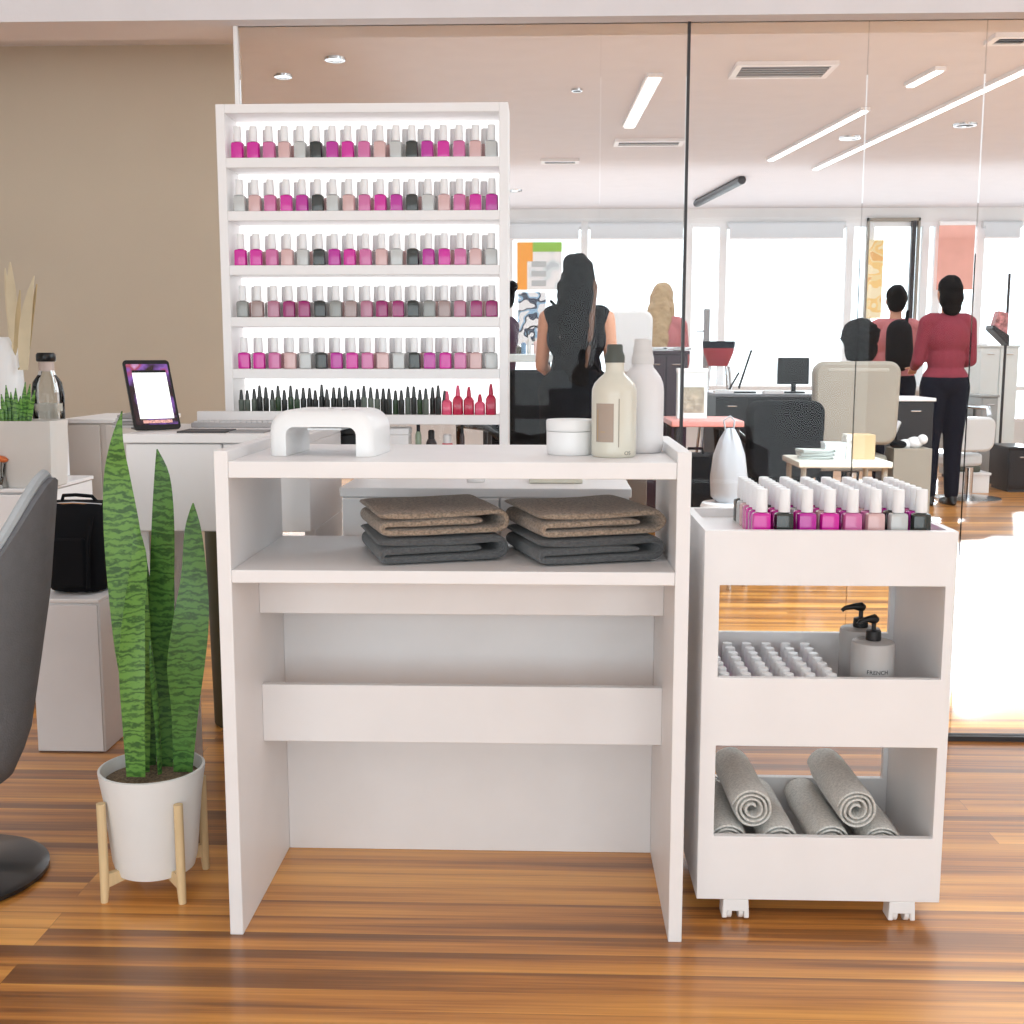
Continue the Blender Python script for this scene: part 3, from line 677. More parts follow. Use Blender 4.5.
kp('leg_panel', kx1-.025, kx1, KY0+.05, KY1, 0, .69); kp('leg_panel', kx0, kx0+.025, KY0+.05, KY1, 0, .69)
# tablet
T0 = at(158, 432, 2.60); tb = thing('tablet', 'black tablet standing tilted on the counter showing a white page', 'tablet', (T0.x-.002, 2.60, kz), math.radians(36))
tw, thh = .118, .182
bl = lathe([(0, 0)], 4) if 0 else nb()
def rrect(w_, h_, r_, n_=5):
    p = []
    for cx, cy, a0 in ((w_/2-r_, h_/2-r_, 0), (-w_/2+r_, h_/2-r_, PI/2), (-w_/2+r_, -h_/2+r_, PI), (w_/2-r_, -h_/2+r_, 3*PI/2)):
        for k in range(n_+1): a = a0+k*PI/2/n_; p.append((cx+r_*math.cos(a), cy+r_*math.sin(a)))
    return p
def lean(bm, dx=.30, ang=math.radians(26)):
    # shear-free: rotate plate, its own roll and backward tilt
    M = Matrix.Scale(.90, 4) @ Matrix.Translation((0, .03, .092)) @ Matrix.Rotation(-ang, 4, 'X')
    bm.transform(M); return bm
obj('case', lean(prism(rrect(.118, .192, .009), 0, .008)), BLACK, tb, bev=.001)
def wallpaper():
    m = bpy.data.materials.new('tablet_wallpaper'); m.use_nodes = True; nt = m.node_tree; b = nt.nodes['Principled BSDF']
    tc = nt.nodes.new('ShaderNodeTexCoord'); n_ = nt.nodes.new('ShaderNodeTexNoise'); n_.inputs['Scale'].default_value = 14; n_.inputs['Detail'].default_value = 3
    r = nt.nodes.new('ShaderNodeValToRGB'); e = r.color_ramp.elements; e[0].position = .42; e[0].color = lin((40, 24, 30))+(1,); e[1].position = .85; e[1].color = lin((236, 200, 210))+(1,)
    for p_, c_ in ((.52, (120, 80, 160)), (.6, (150, 60, 76)), (.68, (196, 160, 210))):
        q = e.new(p_); q.color = lin(c_)+(1,)
    nt.links.new(tc.outputs['Object'], n_.inputs[0]); nt.links.new(n_.outputs[0], r.inputs[0]); nt.links.new(r.outputs[0], b.inputs['Base Color']); nt.links.new(r.outputs[0], b.inputs['Emission Color'])
    b.inputs['Emission Strength'].default_value = .45; b.inputs['Roughness'].default_value = .15
    return m
sc = obj('screen', lean(prism(rrect(.106, .168, .002), -.0008, .0002)), wallpaper(), tb)
obj('white_page', lean(prism([(x+.002, z-.004) for x, z in rrect(.086, .128, .001)], -.0014, -.0006)), mat('lit_page', (250, 250, 250), .3, emit=.7), sc)
obj('page_heading', lean(prism([(x+.002, z+.063) for x, z in rrect(.086, .007, .0005)], -.0018, -.0010)), BLACK, sc)
obj('icon_row', lean(prism([(x+.002, z-.076) for x, z in rrect(.074, .008, .0015)], -.0016, -.0008)), mat('dock_icons', (220, 160, 150), .4, var=.5, vscale=200, emit=.4), sc)
obj('prop_stand', prism([(-.03, 0), (.03, 0), (.03, .004), (-.03, .004)], .03, .10), BLACK, tb)
k_ = obj('tablet_cover', B(-.055, .055, -.045, .045, 0, .004), mat('dark_grey_cover', (70, 70, 72), .6), loc=(at(205, 431, 2.56).x, 2.575, kz), rot=(0, 0, 0), bev=.001)
tag(k_, 'thin dark grey slab lying right of the tablet', 'cover')
k_ = obj('magazine', B(-.04, .04, -.04, .04, 0, .003), mat('grey_paper', (150, 148, 148), .6), loc=(at(245, 431, 2.56).x+.01, 2.575, kz)); tag(k_, 'thin grey leaflet lying at the right of the counter', 'leaflet')
kb = thing('keyboard', 'long light grey keyboard lying at the back of the counter', 'keyboard', (at(243, 420, 2.76).x, 2.76, kz), 0)
obj('keyboard_body', B(-.115, .085, -.04, .04, 0, .012), mat('grey_keyboard', (172, 168, 168), .5), kb, bev=.002)
for r_ in range(4):
    for q in range(14):
        pass
ky = nb()
for r_ in range(4):
    for q in range(15): box(ky, -.110+q*.0128, -.110+q*.0128+.0105, -.034+r_*.018, -.034+r_*.018+.014, .012, .0145)
obj('keys', ky, mat('pale_keys', (214, 212, 212), .5), kb, smooth=False)['kind'] = 'stuff'
for k in range(4):
    o = obj('paper_stack', B(-.05, .05, -.07, .07, 0, .007), mat('pile_paper_%d' % (k % 2), ((196, 192, 192), (160, 156, 156))[k % 2], .7), loc=(at(140, 425, 2.74).x+k*.002, 2.76, kz+k*.0082), rot=(0, 0, .05*k), bev=.001)
    tag(o, 'grey booklet in the pile behind the tablet, %s' % ('lowest', 'second from bottom', 'second from top', 'topmost')[k], 'booklet', 'booklets behind the tablet'); o.name = 'booklet'
# dark pouch on the floor under counter (olive)
o = thing('olive_bin', 'dark olive bin under the counter beside the desk', 'bin', (at(208, 600, 2.95).x-.0, 3.28, 0))
obj('bin_body', lathe([(0, 0), (.085, 0), (.09, .005), (.10, .60), (.10, .62), (.095, .62), (.088, .02), (0, .02)], 24), mat('olive_plastic', (72, 66, 40), .6), o)
obj('rim', lathe([(.095, .62), (.104, .62), (.104, .632), (.095, .632), (.095, .62)], 24), mat('olive_rim', (96, 90, 58), .5), o)

# black box seen through arch + objects on white cabinet behind desk
CAB = thing('low_white_cabinet', 'low white cabinet behind the desk, right of the rack', 'cabinet', (0, 2.80, 0))
# ------------------------------------------------------------------
cx0, cx1, cy0, cy1, cz_ = -.455, .17, 2.48, 2.86, at(480, 488, 2.48).z
obj('cabinet_body', B(cx0, cx1, cy0-2.80, cy1-2.80, .04, cz_-.02), WHITE, CAB, bev=.002)
obj('cabinet_top', B(cx0-.005, cx1+.005, cy0-2.805, cy1-2.80, cz_-.02, cz_), WHITE, CAB, bev=.002)
obj('plinth', B(cx0+.01, cx1-.01, cy0-2.78, cy1-2.81, 0, .04), DARK, CAB)
xm_ = at(500, 520, 2.48).x
obj('door', B(cx0+.002, xm_-.002, cy0-2.815, cy0-2.801, .05, cz_-.022), WHITE, CAB, bev=.002)
obj('door', B(xm_+.002, cx1-.002, cy0-2.815, cy0-2.801, .05, cz_-.022), WHITE, CAB, bev=.002)
# rack lower shelf items (seen through the gap above the desk top)
zs = .8105
for px, hw_, h_, m_, lab, nm in ((348, .034, .085, BLACK, 'small black box on the rack seen through the nail lamp arch', 'black_box'), (398, .03, .085, WHITE, 'small white carton on the rack right of the nail lamp', 'white_carton')):
    x = at(px, 435, RY0+.04).x
    o = thing(nm, lab, 'box', (x, RY0+.05, zs)); obj('box_body', B(-hw_, hw_, -.035, .035, 0, h_*.8), m_, o, bev=.003); obj('box_lid', B(-hw_-.001, hw_+.001, -.036, .036, h_*.8, h_), m_, o, bev=.003)
for px, lab, c_, hh, rr_ in ((418, 'small pale green bottle on the rack right of the white carton', (150, 164, 140), .095, .008), (431, 'small dark cup on the rack under the red varnish', (50, 40, 42), .075, .014), (447, 'red and white tin on the rack under the red varnish', (206, 50, 70), .065, .018), (462, 'slim dark bottle right of the red tin', (66, 50, 52), .09, .006)):
    x = at(px, 440, RY0+.04).x
    o = thing('product_bottle', lab, 'bottle', (x, RY0+.05, zs))
    obj('bottle_body', lathe([(0, 0), (rr_*.95, 0), (rr_, .004), (rr_, hh-.03), (rr_*.7, hh-.02), (0, hh-.02)], 18), mat('prod_%d' % px, c_, .35, coat=.3), o)
    obj('cap', lathe([(0, hh-.02), (rr_*.6, hh-.02), (rr_*.6, hh), (rr_*.4, hh+.004), (0, hh+.004)], 14), WHITE if px == 447 else BLACK, o)
o = thing('lotion_pump', 'white lotion bottle with black pump on the cabinet behind the towels', 'bottle', (at(476, 492, 2.6).x, 2.60, cz_+.0005))
obj('bottle_body', lathe([(0, 0), (.02, 0), (.021, .003), (.021, .012), (.012, .018), (0, .018)], 20), WHITE2, o)
pm = tube([(0, 0, .016), (0, 0, .03)], .003, 8); tube([(0, 0, .03), (.014, 0, .032), (.022, 0, .028)], [.005, .004, .003], 8, pm); obj('pump_head', pm, BLACK, o)
o = thing('cotton_box', 'flat cream box on the white cabinet behind the right towels', 'box', (at(560, 485, 2.62).x, 2.62, cz_+.0005)); obj('box_body', B(-.07, .05, -.05, .05, 0, .014), mat('cream_card', (226, 222, 206), .7), o, bev=.002); obj('box_lid', B(-.071, .051, -.051, .051, .014, .02), _m['cream_card'], o, bev=.002)
o = thing('brown_panel_cabinet', 'narrow brown cabinet seen below the desk top behind the glass', 'cabinet', (at(637, 500, 3.6).x, 3.7, 0)); obj('carcass', B(-.03, .03, -.1, .1, 0, .72), mat('brown_laminate', (120, 104, 92), .5), o, bev=.002); obj('top_plate', B(-.033, .033, -.104, .104, .72, .735), _m['brown_laminate'], o, bev=.002)

# ------------------------------------------------------------------ left side
# white box under bag
a = onz(30, 752, 0); b = onz(98, 753, 0)
wb = thing('white_storage_cube', 'white pedestal box on the floor carrying the black bag', 'box', ((a.x+b.x)/2+.02, 3.15, 0))
hw = (b.x-a.x)/2; zt = at(60, 603, 2.993).z
obj('carcass', B(-hw, hw, -.15, .18, 0, zt), WHITE, wb, bev=.004)
obj('top_plate', B(-hw-.002, hw+.002, -.156, .182, zt, zt+.01), WHITE, wb, bev=.002)
obj('front_panel', B(-hw+.004, hw-.004, -.157, -.150, .004, zt-.006), mat('grey_white_panel', (226, 222, 222), .5), wb, bev=.001)
# black bag
bx = at(78, 560, 3.1).x
bag = thing('black_bag', 'black fabric bag sitting on the white pedestal box', 'bag', (bx, 3.13, zt+.01))
hb = at(78, 500, 3.1).z-zt-.01
bm = nb(); rg = []
for k, (z, w_, d_) in enumerate(((0, .070, .06), (.012, .085, .075), (.08, .092, .08), (.18, .090, .07), (hb-.03, .088, .055), (hb-.008, .085, .04), (hb-.004, .07, .02))):
    ring = []
    for q in range(28):
        t_ = 2*PI*q/28; c_, s_ = math.cos(t_), math.sin(t_); e = (abs(c_)**4+abs(s_)**4)**-.25
        d_n = noise.noise(Vector((c_*2, s_*2, z*12)))*.008
        ring.append(bm.verts.new((c_*e*(w_+d_n), s_*e*(d_+d_n), z)))
    rg.append(ring)
for a_, b_ in zip(rg, rg[1:]):
    for q in range(28): bm.faces.new((a_[q], a_[(q+1) % 28], b_[(q+1) % 28], b_[q]))
bm.faces.new(rg[0][::-1]); bm.faces.new(rg[-1])
obj('bag_body', bm, BLACKM, bag, sub=1)
obj('front_pocket', B(-.055, .045, -.092, -.074, .02, hb*.62), BLACKM, bag, bev=.008)
obj('zip', tube([(-.075, -.03, hb-.012), (0, -.042, hb-.006), (.075, -.03, hb-.012)], .003, 6), CHROME, bag)
obj('handle', tube([(-.05, 0, hb-.01), (-.04, -.01, hb+.010), (0, -.02, hb+.013), (.04, -.01, hb+.008), (.05, 0, hb-.01)], .005, 8), BLACKM, bag)
obj('strap', tube([(.06, -.07, hb-.04), (.055, -.09, .15), (.05, -.092, .02)], .006, 6), BLACKM, bag)
# left white drawer desk
DYF = 3.40
dx1 = at(42, 500, DYF).x
ld = thing('white_drawer_unit', 'white drawer unit at the left edge behind the grey chair', 'drawer unit', (dx1-.35, DYF+.186, 0))
zt2 = at(20, 489, DYF).z
obj('carcass', B(-.34, .345, -.17, .21, .04, zt2-.015), WHITE, ld)
obj('top_plate', B(-.35, .35, -.185, .215, zt2-.012, zt2), WHITE, ld, bev=.002)
zs1, zs2 = at(20, 533, DYF).z, at(20, 543, DYF).z
obj('drawer', B(-.34, .345, -.186, -.170, zs1, zt2-.018), WHITE, ld, bev=.0015)
obj('drawer', B(-.34, .345, -.186, -.170, .36, zs2), WHITE, ld, bev=.0015)
obj('drawer', B(-.34, .345, -.186, -.170, .05, .355), WHITE, ld, bev=.0015)
obj('handle_slot', B(-.34, .345, -.176, -.1695, zs2, zs1), BLACK, ld)
# rear pale cabinet
q0, q1 = at(64, 420, 3.9).x, at(140, 420, 3.9).x
rc = thing('pale_rear_cabinet', 'pale grey cabinet against the beige wall behind the bag', 'cabinet', ((q0+q1)/2, 4.1, 0))
zq = at(90, 419, 3.9).z; hw = (q1-q0)/2
obj('carcass', B(-hw, hw, -.19, .2, .05, zq-.015), mat('grey_beige_laminate', (216, 207, 200), .5), rc, bev=.002)
obj('top_plate', B(-hw-.01, hw+.01, -.2, .205, zq-.015, zq), WHITE, rc, bev=.002)
obj('door', B(-hw+.01, -.01, -.2, -.19, .07, zq-.02), _m['grey_beige_laminate'], rc, bev=.002)
obj('door', B(.01, hw-.01, -.2, -.19, .07, zq-.02), _m['grey_beige_laminate'], rc, bev=.002)
obj('plinth', B(-hw+.01, hw-.01, -.17, .19, 0, .05), DARK, rc)
# planter with small snake plant
pz0 = zt2+.0005; PYY = 3.49
pxl, pxr = at(3, 450, PYY).x, at(63, 450, PYY).x
pl = thing('white_planter', 'squarish white planter with short green leaves on the drawer unit', 'planter', ((pxl+pxr)/2, PYY, pz0))
hp = at(30, 420, PYY).z-pz0; w_ = (pxr-pxl)/2
obj('planter_box', lathe([(0, 0), (w_*.86, 0), (w_*.9, .004), (w_*.98, hp*.6), (w_, hp), (w_-.006, hp), (w_-.012, hp-.03), (0, hp-.03)], 32, power=7, sy=.75), mat('greige_ceramic', (214, 208, 202), .6), pl)
obj('soil', B(-w_+.02, w_-.03, -w_*.6, w_*.6, hp-.03, hp-.012), _m['gravel_soil'], pl)
for k in range(9):
    px = 2+k*3.4; ht = (14, 24, 33, 26, 30, 22, 36, 34, 28)[k]; lean_ = (k-4)*.6
    leaf('leaf', [(px+lean_*2.4, 418-ht, .3, 0, 0), (px+lean_*1.4, 418-ht*.6, 2.2, 0, .1*k), (px+lean_*.6, 410, 2.8, 0, .1*k), (px, 423, 2.0, 0, 0)], GREEN1, pl, PYY-.03+.012*(k % 4), ((pxl+pxr)/2, PYY, pz0))
# orange thing & glass
og = thing('orange_flower_vase', 'small vase of drooping orange blooms at the left edge', 'vase', (at(5, 480, 3.45).x, 3.245+.17, zt2+.0005))
obj('vase_glass', lathe([(0, 0), (.022, 0), (.024, .004), (.018, .04), (.022, .075), (.020, .075), (.016, .04), (0, .008)], 20), CLEAR, og)
of = nb()
for k in range(7): ellip(of, Vector((math.cos(k)*.018, math.sin(k)*.014, .086+.004*(k % 3))), (.014, .012, .008))
obj('bloom', of, mat('orange_petals', (214, 112, 60), .7), og, remesh=.004)
for k in range(4):
    sx = (-.012, -.003, .007, .015)[k]; obj('stem', tube([(sx*.4, 0, .01), (sx, .0, .05), (sx*1.2, 0, .085)], .0015, 6), mat('brown_stem', (96, 72, 50), .8), og)
# white vessel with reeds, bottle w/ black cap
vz = zq
vs_ = thing('tall_white_vase', 'rounded white vase holding dried reeds at the left edge', 'vase', (at(2, 400, 3.68).x, 3.68, 0))
rcx = None
hh = at(5, 337, 3.66).z
obj('vase_body', lathe([(0, zt2+.0005), (.06, zt2+.0005), (.074, zt2+.02), (.076, zt2+.2), (.066, hh-.06), (.045, hh-.005), (.04, hh), (.035, hh), (.06, hh-.07), (0, hh-.09)], 32), mat('soft_white_ceramic', (226, 222, 220), .5), vs_)
REED = mat('dried_reed', (192, 170, 132), .8, var=.15, stretch=(8, 8, 1)); REED2 = mat('pale_dried_reed', (212, 196, 166), .8, var=.1)
vo = (at(2, 400, 3.68).x, 3.68, 0)
for k, pp in enumerate(([(10, 262, .4, 0, 0), (11, 290, 3, 0, .1), (13, 320, 3.2, 0, 0), (15, 343, 2.0, 0, 0)], [(20, 290, .3, 0, 0), (18, 315, 1.6, 0, 0), (16, 344, 1.6, 0, 0)], [(34, 276, .3, -.01, 0), (27, 310, 3.4, -.01, 0), (24, 345, 4, -.01, 0), (24, 370, 2.6, -.01, 0)], [(37, 284, .3, .01, 0), (31, 320, 1.6, .01, 0), (25, 362, 1.4, .01, 0)], [(5, 268, .3, .01, 0), (8, 300, 1.8, .01, 0), (12, 345, 1.6, .01, 0)])):
    pts = [(p_[0], p_[1], p_[2]*1.5+.2, p_[3], p_[4]) for p_ in pp]
    # stalk continues into the vase
    pts = pts+[(8+k, 372, 1.2, 0, 0)] if k != 2 else pts
    leaf('dried_leaf', pts, REED if k % 2 else REED2, vs_, 3.66, vo, thick=.002)
sb = thing('shampoo_bottle', 'clear bottle with black cap beside the reeds on a white stand', 'bottle', (at(49, 415, 3.745).x, 3.745, 0))
zb_ = at(36, 425, 3.72).z
obj('stand', B(-.042, .042, -.045, .045, zt2+.0005, zb_), WHITE, sb, bev=.003)
obj('glass_body', lathe([(0, zb_), (.045, zb_), (.05, zb_+.01), (.052, zb_+.10), (.045, zb_+.14), (.024, zb_+.17), (.022, zb_+.19), (.02, zb_+.19), (.04, zb_+.13), (.045, zb_+.01), (0, zb_+.006)], 28), CLEAR, sb)
obj('liquid', lathe([(0, zb_+.007), (.043, zb_+.012), (.044, zb_+.07), (0, zb_+.07)], 24), mat('milky_liquid', (220, 212, 200), .3), sb)
obj('neck_label', lathe([(.0215, zb_+.175), (.0245, zb_+.175), (.0245, zb_+.205), (.0215, zb_+.205), (.0215, zb_+.175)], 24), mat('dusty_pink_paper', (196, 176, 168), .6), sb)
obj('black_cap', lathe([(0, zb_+.206), (.028, zb_+.206), (.031, zb_+.21), (.031, zb_+.228), (.026, zb_+.235), (0, zb_+.235)], 24), BLACK, sb)

# grey chair at left edge
ch = thing('grey_tub_chair', 'grey upholstered swivel chair with black disc base at left edge', 'chair', (-1.245, 2.235, 0))
obj('disc_base', lathe([(0, 0), (.178, 0), (.190, .004), (.190, .012), (.17, .022), (.05, .034), (.03, .04), (0, .04)], 56), mat('black_gloss_base', (24, 25, 27), .3, coat=.3), ch)
obj('column', lathe([(0, .03), (.03, .03), (.03, .20), (.022, .2), (.022, .325), (0, .325)], 20), CHROME, ch)
FAB = mat('grey_weave_outer', (112, 112, 115), .8, var=.06, vscale=40, bump=.3, bscale=260)
FAB2 = mat('pale_grey_inner_fabric', (176, 180, 183), .8, var=.08, vscale=20, bump=.3, bscale=260)
bm = nb(); bi = nb(); nA = 28; nZ = 14
def ringpt(a, t_, off):
    # a angle: 0 = back (pointing to +x here); t_ 0 bottom ..1 rim
    back = .5+.5*math.cos(a)
    top = .575+.26*back**6
    z = .17+(top-.17)*t_
    K = ((.17, .07), (.22, .135), (.30, .168), (.43, .192), (.60, .222), (.85, .25), (1.2, .27))
    for (z0, r0), (z1, r1) in zip(K, K[1:]):
        if z0 <= z <= z1: r_ = r0+(r1-r0)*(z-z0)/(z1-z0)
    r_ -= off
    return Vector((r_*math.cos(a)*1.0, r_*math.sin(a)*1.05, z))
for (M_, off0, off1, nm, mt) in ((nb(), 0, .02, 'outer_shell', FAB), (nb(), .0201, .04, 'inner_shell', FAB2)):
    A0 = -2.2; A1 = 2.2; G = []
    for s_ in (off0, off1):
        G.append([[M_.verts.new(ringpt(A0+(A1-A0)*i/nA, j/nZ, s_)+(Vector((0, 0, .006)) if (j == nZ and s_ == off0 and nm == 'inner_shell') else Vector())) for j in range(nZ+1)] for i in range(nA+1)])
    for g, fl in ((G[0], 1), (G[1], 0)):
        for i in range(nA):
            for j in range(nZ): M_.faces.new((g[i][j], g[i+1][j], g[i+1][j+1], g[i][j+1]))
    for i in range(nA):
        M_.faces.new((G[0][i][nZ], G[0][i+1][nZ], G[1][i+1][nZ], G[1][i][nZ])); M_.faces.new((G[0][i][0], G[0][i+1][0], G[1][i+1][0], G[1][i][0]))
    for j in range(nZ):
        for i in (0, nA): M_.faces.new((G[0][i][j], G[0][i][j+1], G[1][i][j+1], G[1][i][j]))
    obj(nm, M_, mt, ch, rot=(0, 0, math.radians(10)))
obj('seat_cushion', lathe([(0, .33), (.10, .33), (.125, .36), (.13, .41), (.12, .445), (0, .455)], 32), FAB2, ch)

obj('rim_piping', tube([ringpt(-2.2+4.4*i/nA, 1, .022)+Vector((0, 0, .006)) for i in range(nA+1)], .011, 8), FAB2, ch, rot=(0, 0, math.radians(10)))
# ------------------------------------------------------------------ people
SKIN = mat('warm_skin', (206, 152, 124), .5); SKIN2 = mat('tan_skin', (188, 134, 104), .5); HAIR = mat('black_hair', (11, 9, 11), .75, spec=.1, var=.02, vscale=8); HAIRB = mat('blonde_brown_hair', (178, 150, 112), .5, var=.3, vscale=60, stretch=(8, 8, 1))
def figure(name, label, loc, rz, Ht, skin, hair, arms, legs=None, lean=0, hairstyle='short', top=None, top_sleeve='long', trousers=None, shoe=BLACK, hip=.0, extra=None):
    k = Ht/1.65; V = lambda x, y, z: Vector((x*k, y*k, z*k))
    o = thing(name, label, 'person', loc, rz)
    hz = .88+hip
    hipc = V(0, 0, hz)
    def up(x, y, z):      # upper body point relative to standing height, leaning about the hips
        v = Vector((x, y, z-.88)); c_, s_ = math.cos(lean), math.sin(lean)
        return (Vector((v.x, v.y*c_+v.z*s_, -v.y*s_+v.z*c_))+Vector((0, 0, hz)))*k
    rot = Matrix.Rotation(-lean, 3, 'X').to_euler()
    b = nb()
    def E(bm, c, r_): ellip(bm, c, tuple(q*k for q in r_), rot)
    def torso(bm, g):
        E(bm, up(0, 0, .92), (.158+g, .108+g, .11+g)); E(bm, up(0, 0, 1.06), (.125+g, .09+g, .13+g)); E(bm, up(0, .0, 1.23), (.152+g, .10+g, .15+g))
        caps(bm, up(-.125, 0, 1.335), up(.125, 0, 1.335), (.048+g)*k, (.048+g)*k)
    torso(b, 0)
    caps(b, up(0, 0, 1.34), up(0, .01, 1.46), .050*k, .046*k)
    E(b, up(0, .015, 1.535), (.073, .092, .110)); E(b, up(0, .055, 1.475), (.045, .045, .035))
    E(b, up(0, .110, 1.520), (.012, .016, .018)); E(b, up(.075, .01, 1.53), (.008, .017, .026)); E(b, up(-.075, .01, 1.53), (.008, .017, .026)); E(b, up(0, .098, 1.487), (.022, .010, .007))
    Aj = []
    for s in (-1, 1):
        sh = up(s*.160, 0, 1.325); el = sh+V(*arms[0 if s < 0 else 1][0]); wr = el+V(*arms[0 if s < 0 else 1][1]); Aj.append((sh, el, wr))
        caps(b, sh, el, .044*k, .036*k); caps(b, el, wr, .035*k, .024*k)
        d = (wr-el).normalized(); side = d.cross(Vector((0, 0, 1)));
        if side.length < .2: side = d.cross(Vector((0, 1, 0)))
        side.normalize(); pc = wr+d*.05*k
        ellip(b, pc, (.03*k, .045*k, .016*k), d.to_track_quat('Y', 'Z').to_euler())
        nrm = d.cross(side)
        for q in range(4):
            a0 = pc+d*.035*k+side*((q-1.5)*.017)*k; L = (.060, .072, .068, .052)[q]*k
            m_ = a0+d*L*.55+nrm*.006; caps(b, a0, m_, .0085*k, .008*k, 8); caps(b, m_, a0+d*L+nrm*.022, .008*k, .0065*k, 8)
        a0 = wr+d*.02*k+side*.022*k*s; caps(b, a0, a0+(d*.6+side*.8*s)*.045*k, .0105*k, .009*k, 8)
    lg = legs or (((.005, .02, -.42), (0, -.02, -.38)), ((.005, .02, -.42), (0, -.02, -.38)))
    Lj = []
    for s in (-1, 1):
        h_ = hipc+V(s*.085, 0, -.02); a_, c_ = lg[0 if s < 0 else 1]
        kn = h_+V(*a_); an = kn+V(*c_); Lj.append((h_, kn, an))
        caps(b, h_, kn, .085*k, .055*k); caps(b, kn, an, .056*k, .036*k)
    obj('body', b, skin, o, remesh=.0075)
    if top:
        t_ = nb(); torso(t_, .013)
        for (sh, el, wr) in Aj:
            if top_sleeve == 'long': caps(t_, sh, el, .053*k, .047*k); caps(t_, el, el.lerp(wr, .9), .047*k, .036*k)
            elif top_sleeve == 'short': caps(t_, sh, sh.lerp(el, .6), .058*k, .052*k)
        E(t_, up(0, 0, 1.365), (.075, .065, .035))
        obj('top', t_, top, o, remesh=.010)
    if trousers:
        t_ = nb(); E(t_, hipc+V(0, 0, .02), (.178, .125, .12))
        for (h_, kn, an) in Lj: caps(t_, h_, kn, .100*k, .068*k); caps(t_, kn, kn.lerp(an, .93), .068*k, .052*k)
        obj('trousers', t_, trousers, o, remesh=.011)
    for (h_, kn, an) in Lj:
        s_ = nb(); ellip(s_, an+V(0, .055, -.045), (.042*k, .125*k, .034*k)); ellip(s_, an+V(0, -.01, -.02), (.040*k, .045*k, .048*k))
        obj('shoe', s_, shoe, o, remesh=.008)
    for s in (-1, 1): obj('eye', ellip(nb(), up(s*.03, .098, 1.54), (.011*k, .007*k, .008*k), u=10, v=6), BLACK, o)
    hb = nb()
    E(hb, up(0, -.012, 1.56), (.084, .098, .105))
    if hairstyle == 'long':
        E(hb, up(0, -.05, 1.49), (.085, .06, .15)); E(hb, up(0, -.085, 1.34), (.105, .045, .2)); E(hb, up(.01, -.115, 1.18), (.095, .035, .19)); E(hb, up(.02, -.125, 1.08), (.065, .025, .15))
        E(hb, up(.07, -.02, 1.42), (.03, .05, .16)); E(hb, up(-.07, -.02, 1.42), (.03, .05, .14))
    elif hairstyle == 'afro': E(hb, up(0, -.02, 1.56), (.115, .115, .105)); E(hb, up(0, -.04, 1.48), (.10, .08, .10))
    elif hairstyle == 'bob': E(hb, up(0, -.04, 1.50), (.088, .07, .10)); E(hb, up(0, -.05, 1.43), (.07, .05, .06))
    elif hairstyle == 'bun': E(hb, up(0, -.10, 1.60), (.045, .04, .045)); E(hb, up(0, -.05, 1.50), (.07, .05, .06))
    else: E(hb, up(0, -.03, 1.51), (.080, .078, .09))
    hr = obj('hair', hb, hair, o, remesh=.009)
    tx = bpy.data.textures.new('hair_waves', 'CLOUDS'); tx.noise_scale = .06 if hairstyle != 'afro' else .03
    dm = hr.modifiers.new('d', 'DISPLACE'); dm.texture = tx; dm.strength = .035 if hairstyle in ('long', 'afro') else .015; dm.mid_level = .5
    return o, up, k
def bx_(px, Y): return at(px, 400, Y).x
ho = ((( -.02, .04, -.27), (.05, .20, -.10)), ((.02, .04, -.27), (-.05, .20, -.08)))
BLK = mat('black_cotton', (12, 12, 17), .9, var=.15, spec=.15); NAVY = mat('navy_trouser_cloth', (17, 20, 34), .9, spec=.15); REDS = mat('dusty_red_knit', (138, 50, 66), .85, var=.1, vscale=30, bump=.4, bscale=200); PINKT = mat('faded_pink_cotton', (190, 116, 118), .85)
fig, up, k = figure('person', 'person with very long black hair in a sleeveless black outfit, standing back to us', (bx_(576, 5.9), 5.9, 0), math.radians(-4), 1.575, SKIN, HAIR, (((-.03, .05, -.25), (.05, .20, -.06)), ((.03, .05, -.27), (-.02, .12, -.18))), hairstyle='long', top=BLK, top_sleeve='none', trousers=BLK)
lk = nb(); tube([(.065, .02, 1.50), (.085, -.02, 1.42), (.075, -.09, 1.30), (.07, -.12, 1.16), (.055, -.14, 1.02)], [.012, .022, .022, .018, .006], 10, lk)
lo = obj('hair_lock', lk, mat('brown_hair', (92, 62, 46), .55), fig, smooth=True); lo['label'] = 'brown highlighted lock of hair'
sk = nb(); ellip(sk, Vector((0, 0, .88)), (.20, .145, .17)); caps(sk, (0, 0, .8), (0, 0, .52), .19, .18, 20)
obj('skirt', sk, BLK, fig, remesh=.014)
for q in range(7): obj('print_mark', ellip(nb(), Vector((-.075+q*.014, -.118, 1.17)), (.005, .002, .004), u=8, v=5), WHITE, fig)
ap = nb(); tube([(-.13, -.02, 1.35), (-.05, -.11, 1.27), (.05, -.11, 1.12), (.12, -.06, 1.0)], .008, 8, ap); obj('apron_strap', ap, BLACKM, fig)
figure('person', 'person in dusty red sweater and navy trousers standing with back to us at right', (bx_(944, 8.4), 8.4, 0), math.radians(6), 1.63, SKIN, HAIR, (((-.035, .03, -.27), (.06, .20, -.05)), ((.035, .03, -.27), (-.05, .20, -.04))), hairstyle='bob', top=REDS, trousers=NAVY)
fg, up, k = figure('person', 'person in pink top with dark backpack, left of the red sweater person', (bx_(892, 9.35), 9.35, 0), math.radians(-12), 1.62, SKIN, HAIR, ho, hairstyle='bun', top=PINKT, trousers=NAVY)
bp_ = nb(); caps(bp_, (.02, -.15, 1.26), (.03, -.15, 1.06), .10, .11); obj('backpack', bp_, BLACKM, fg, remesh=.012)
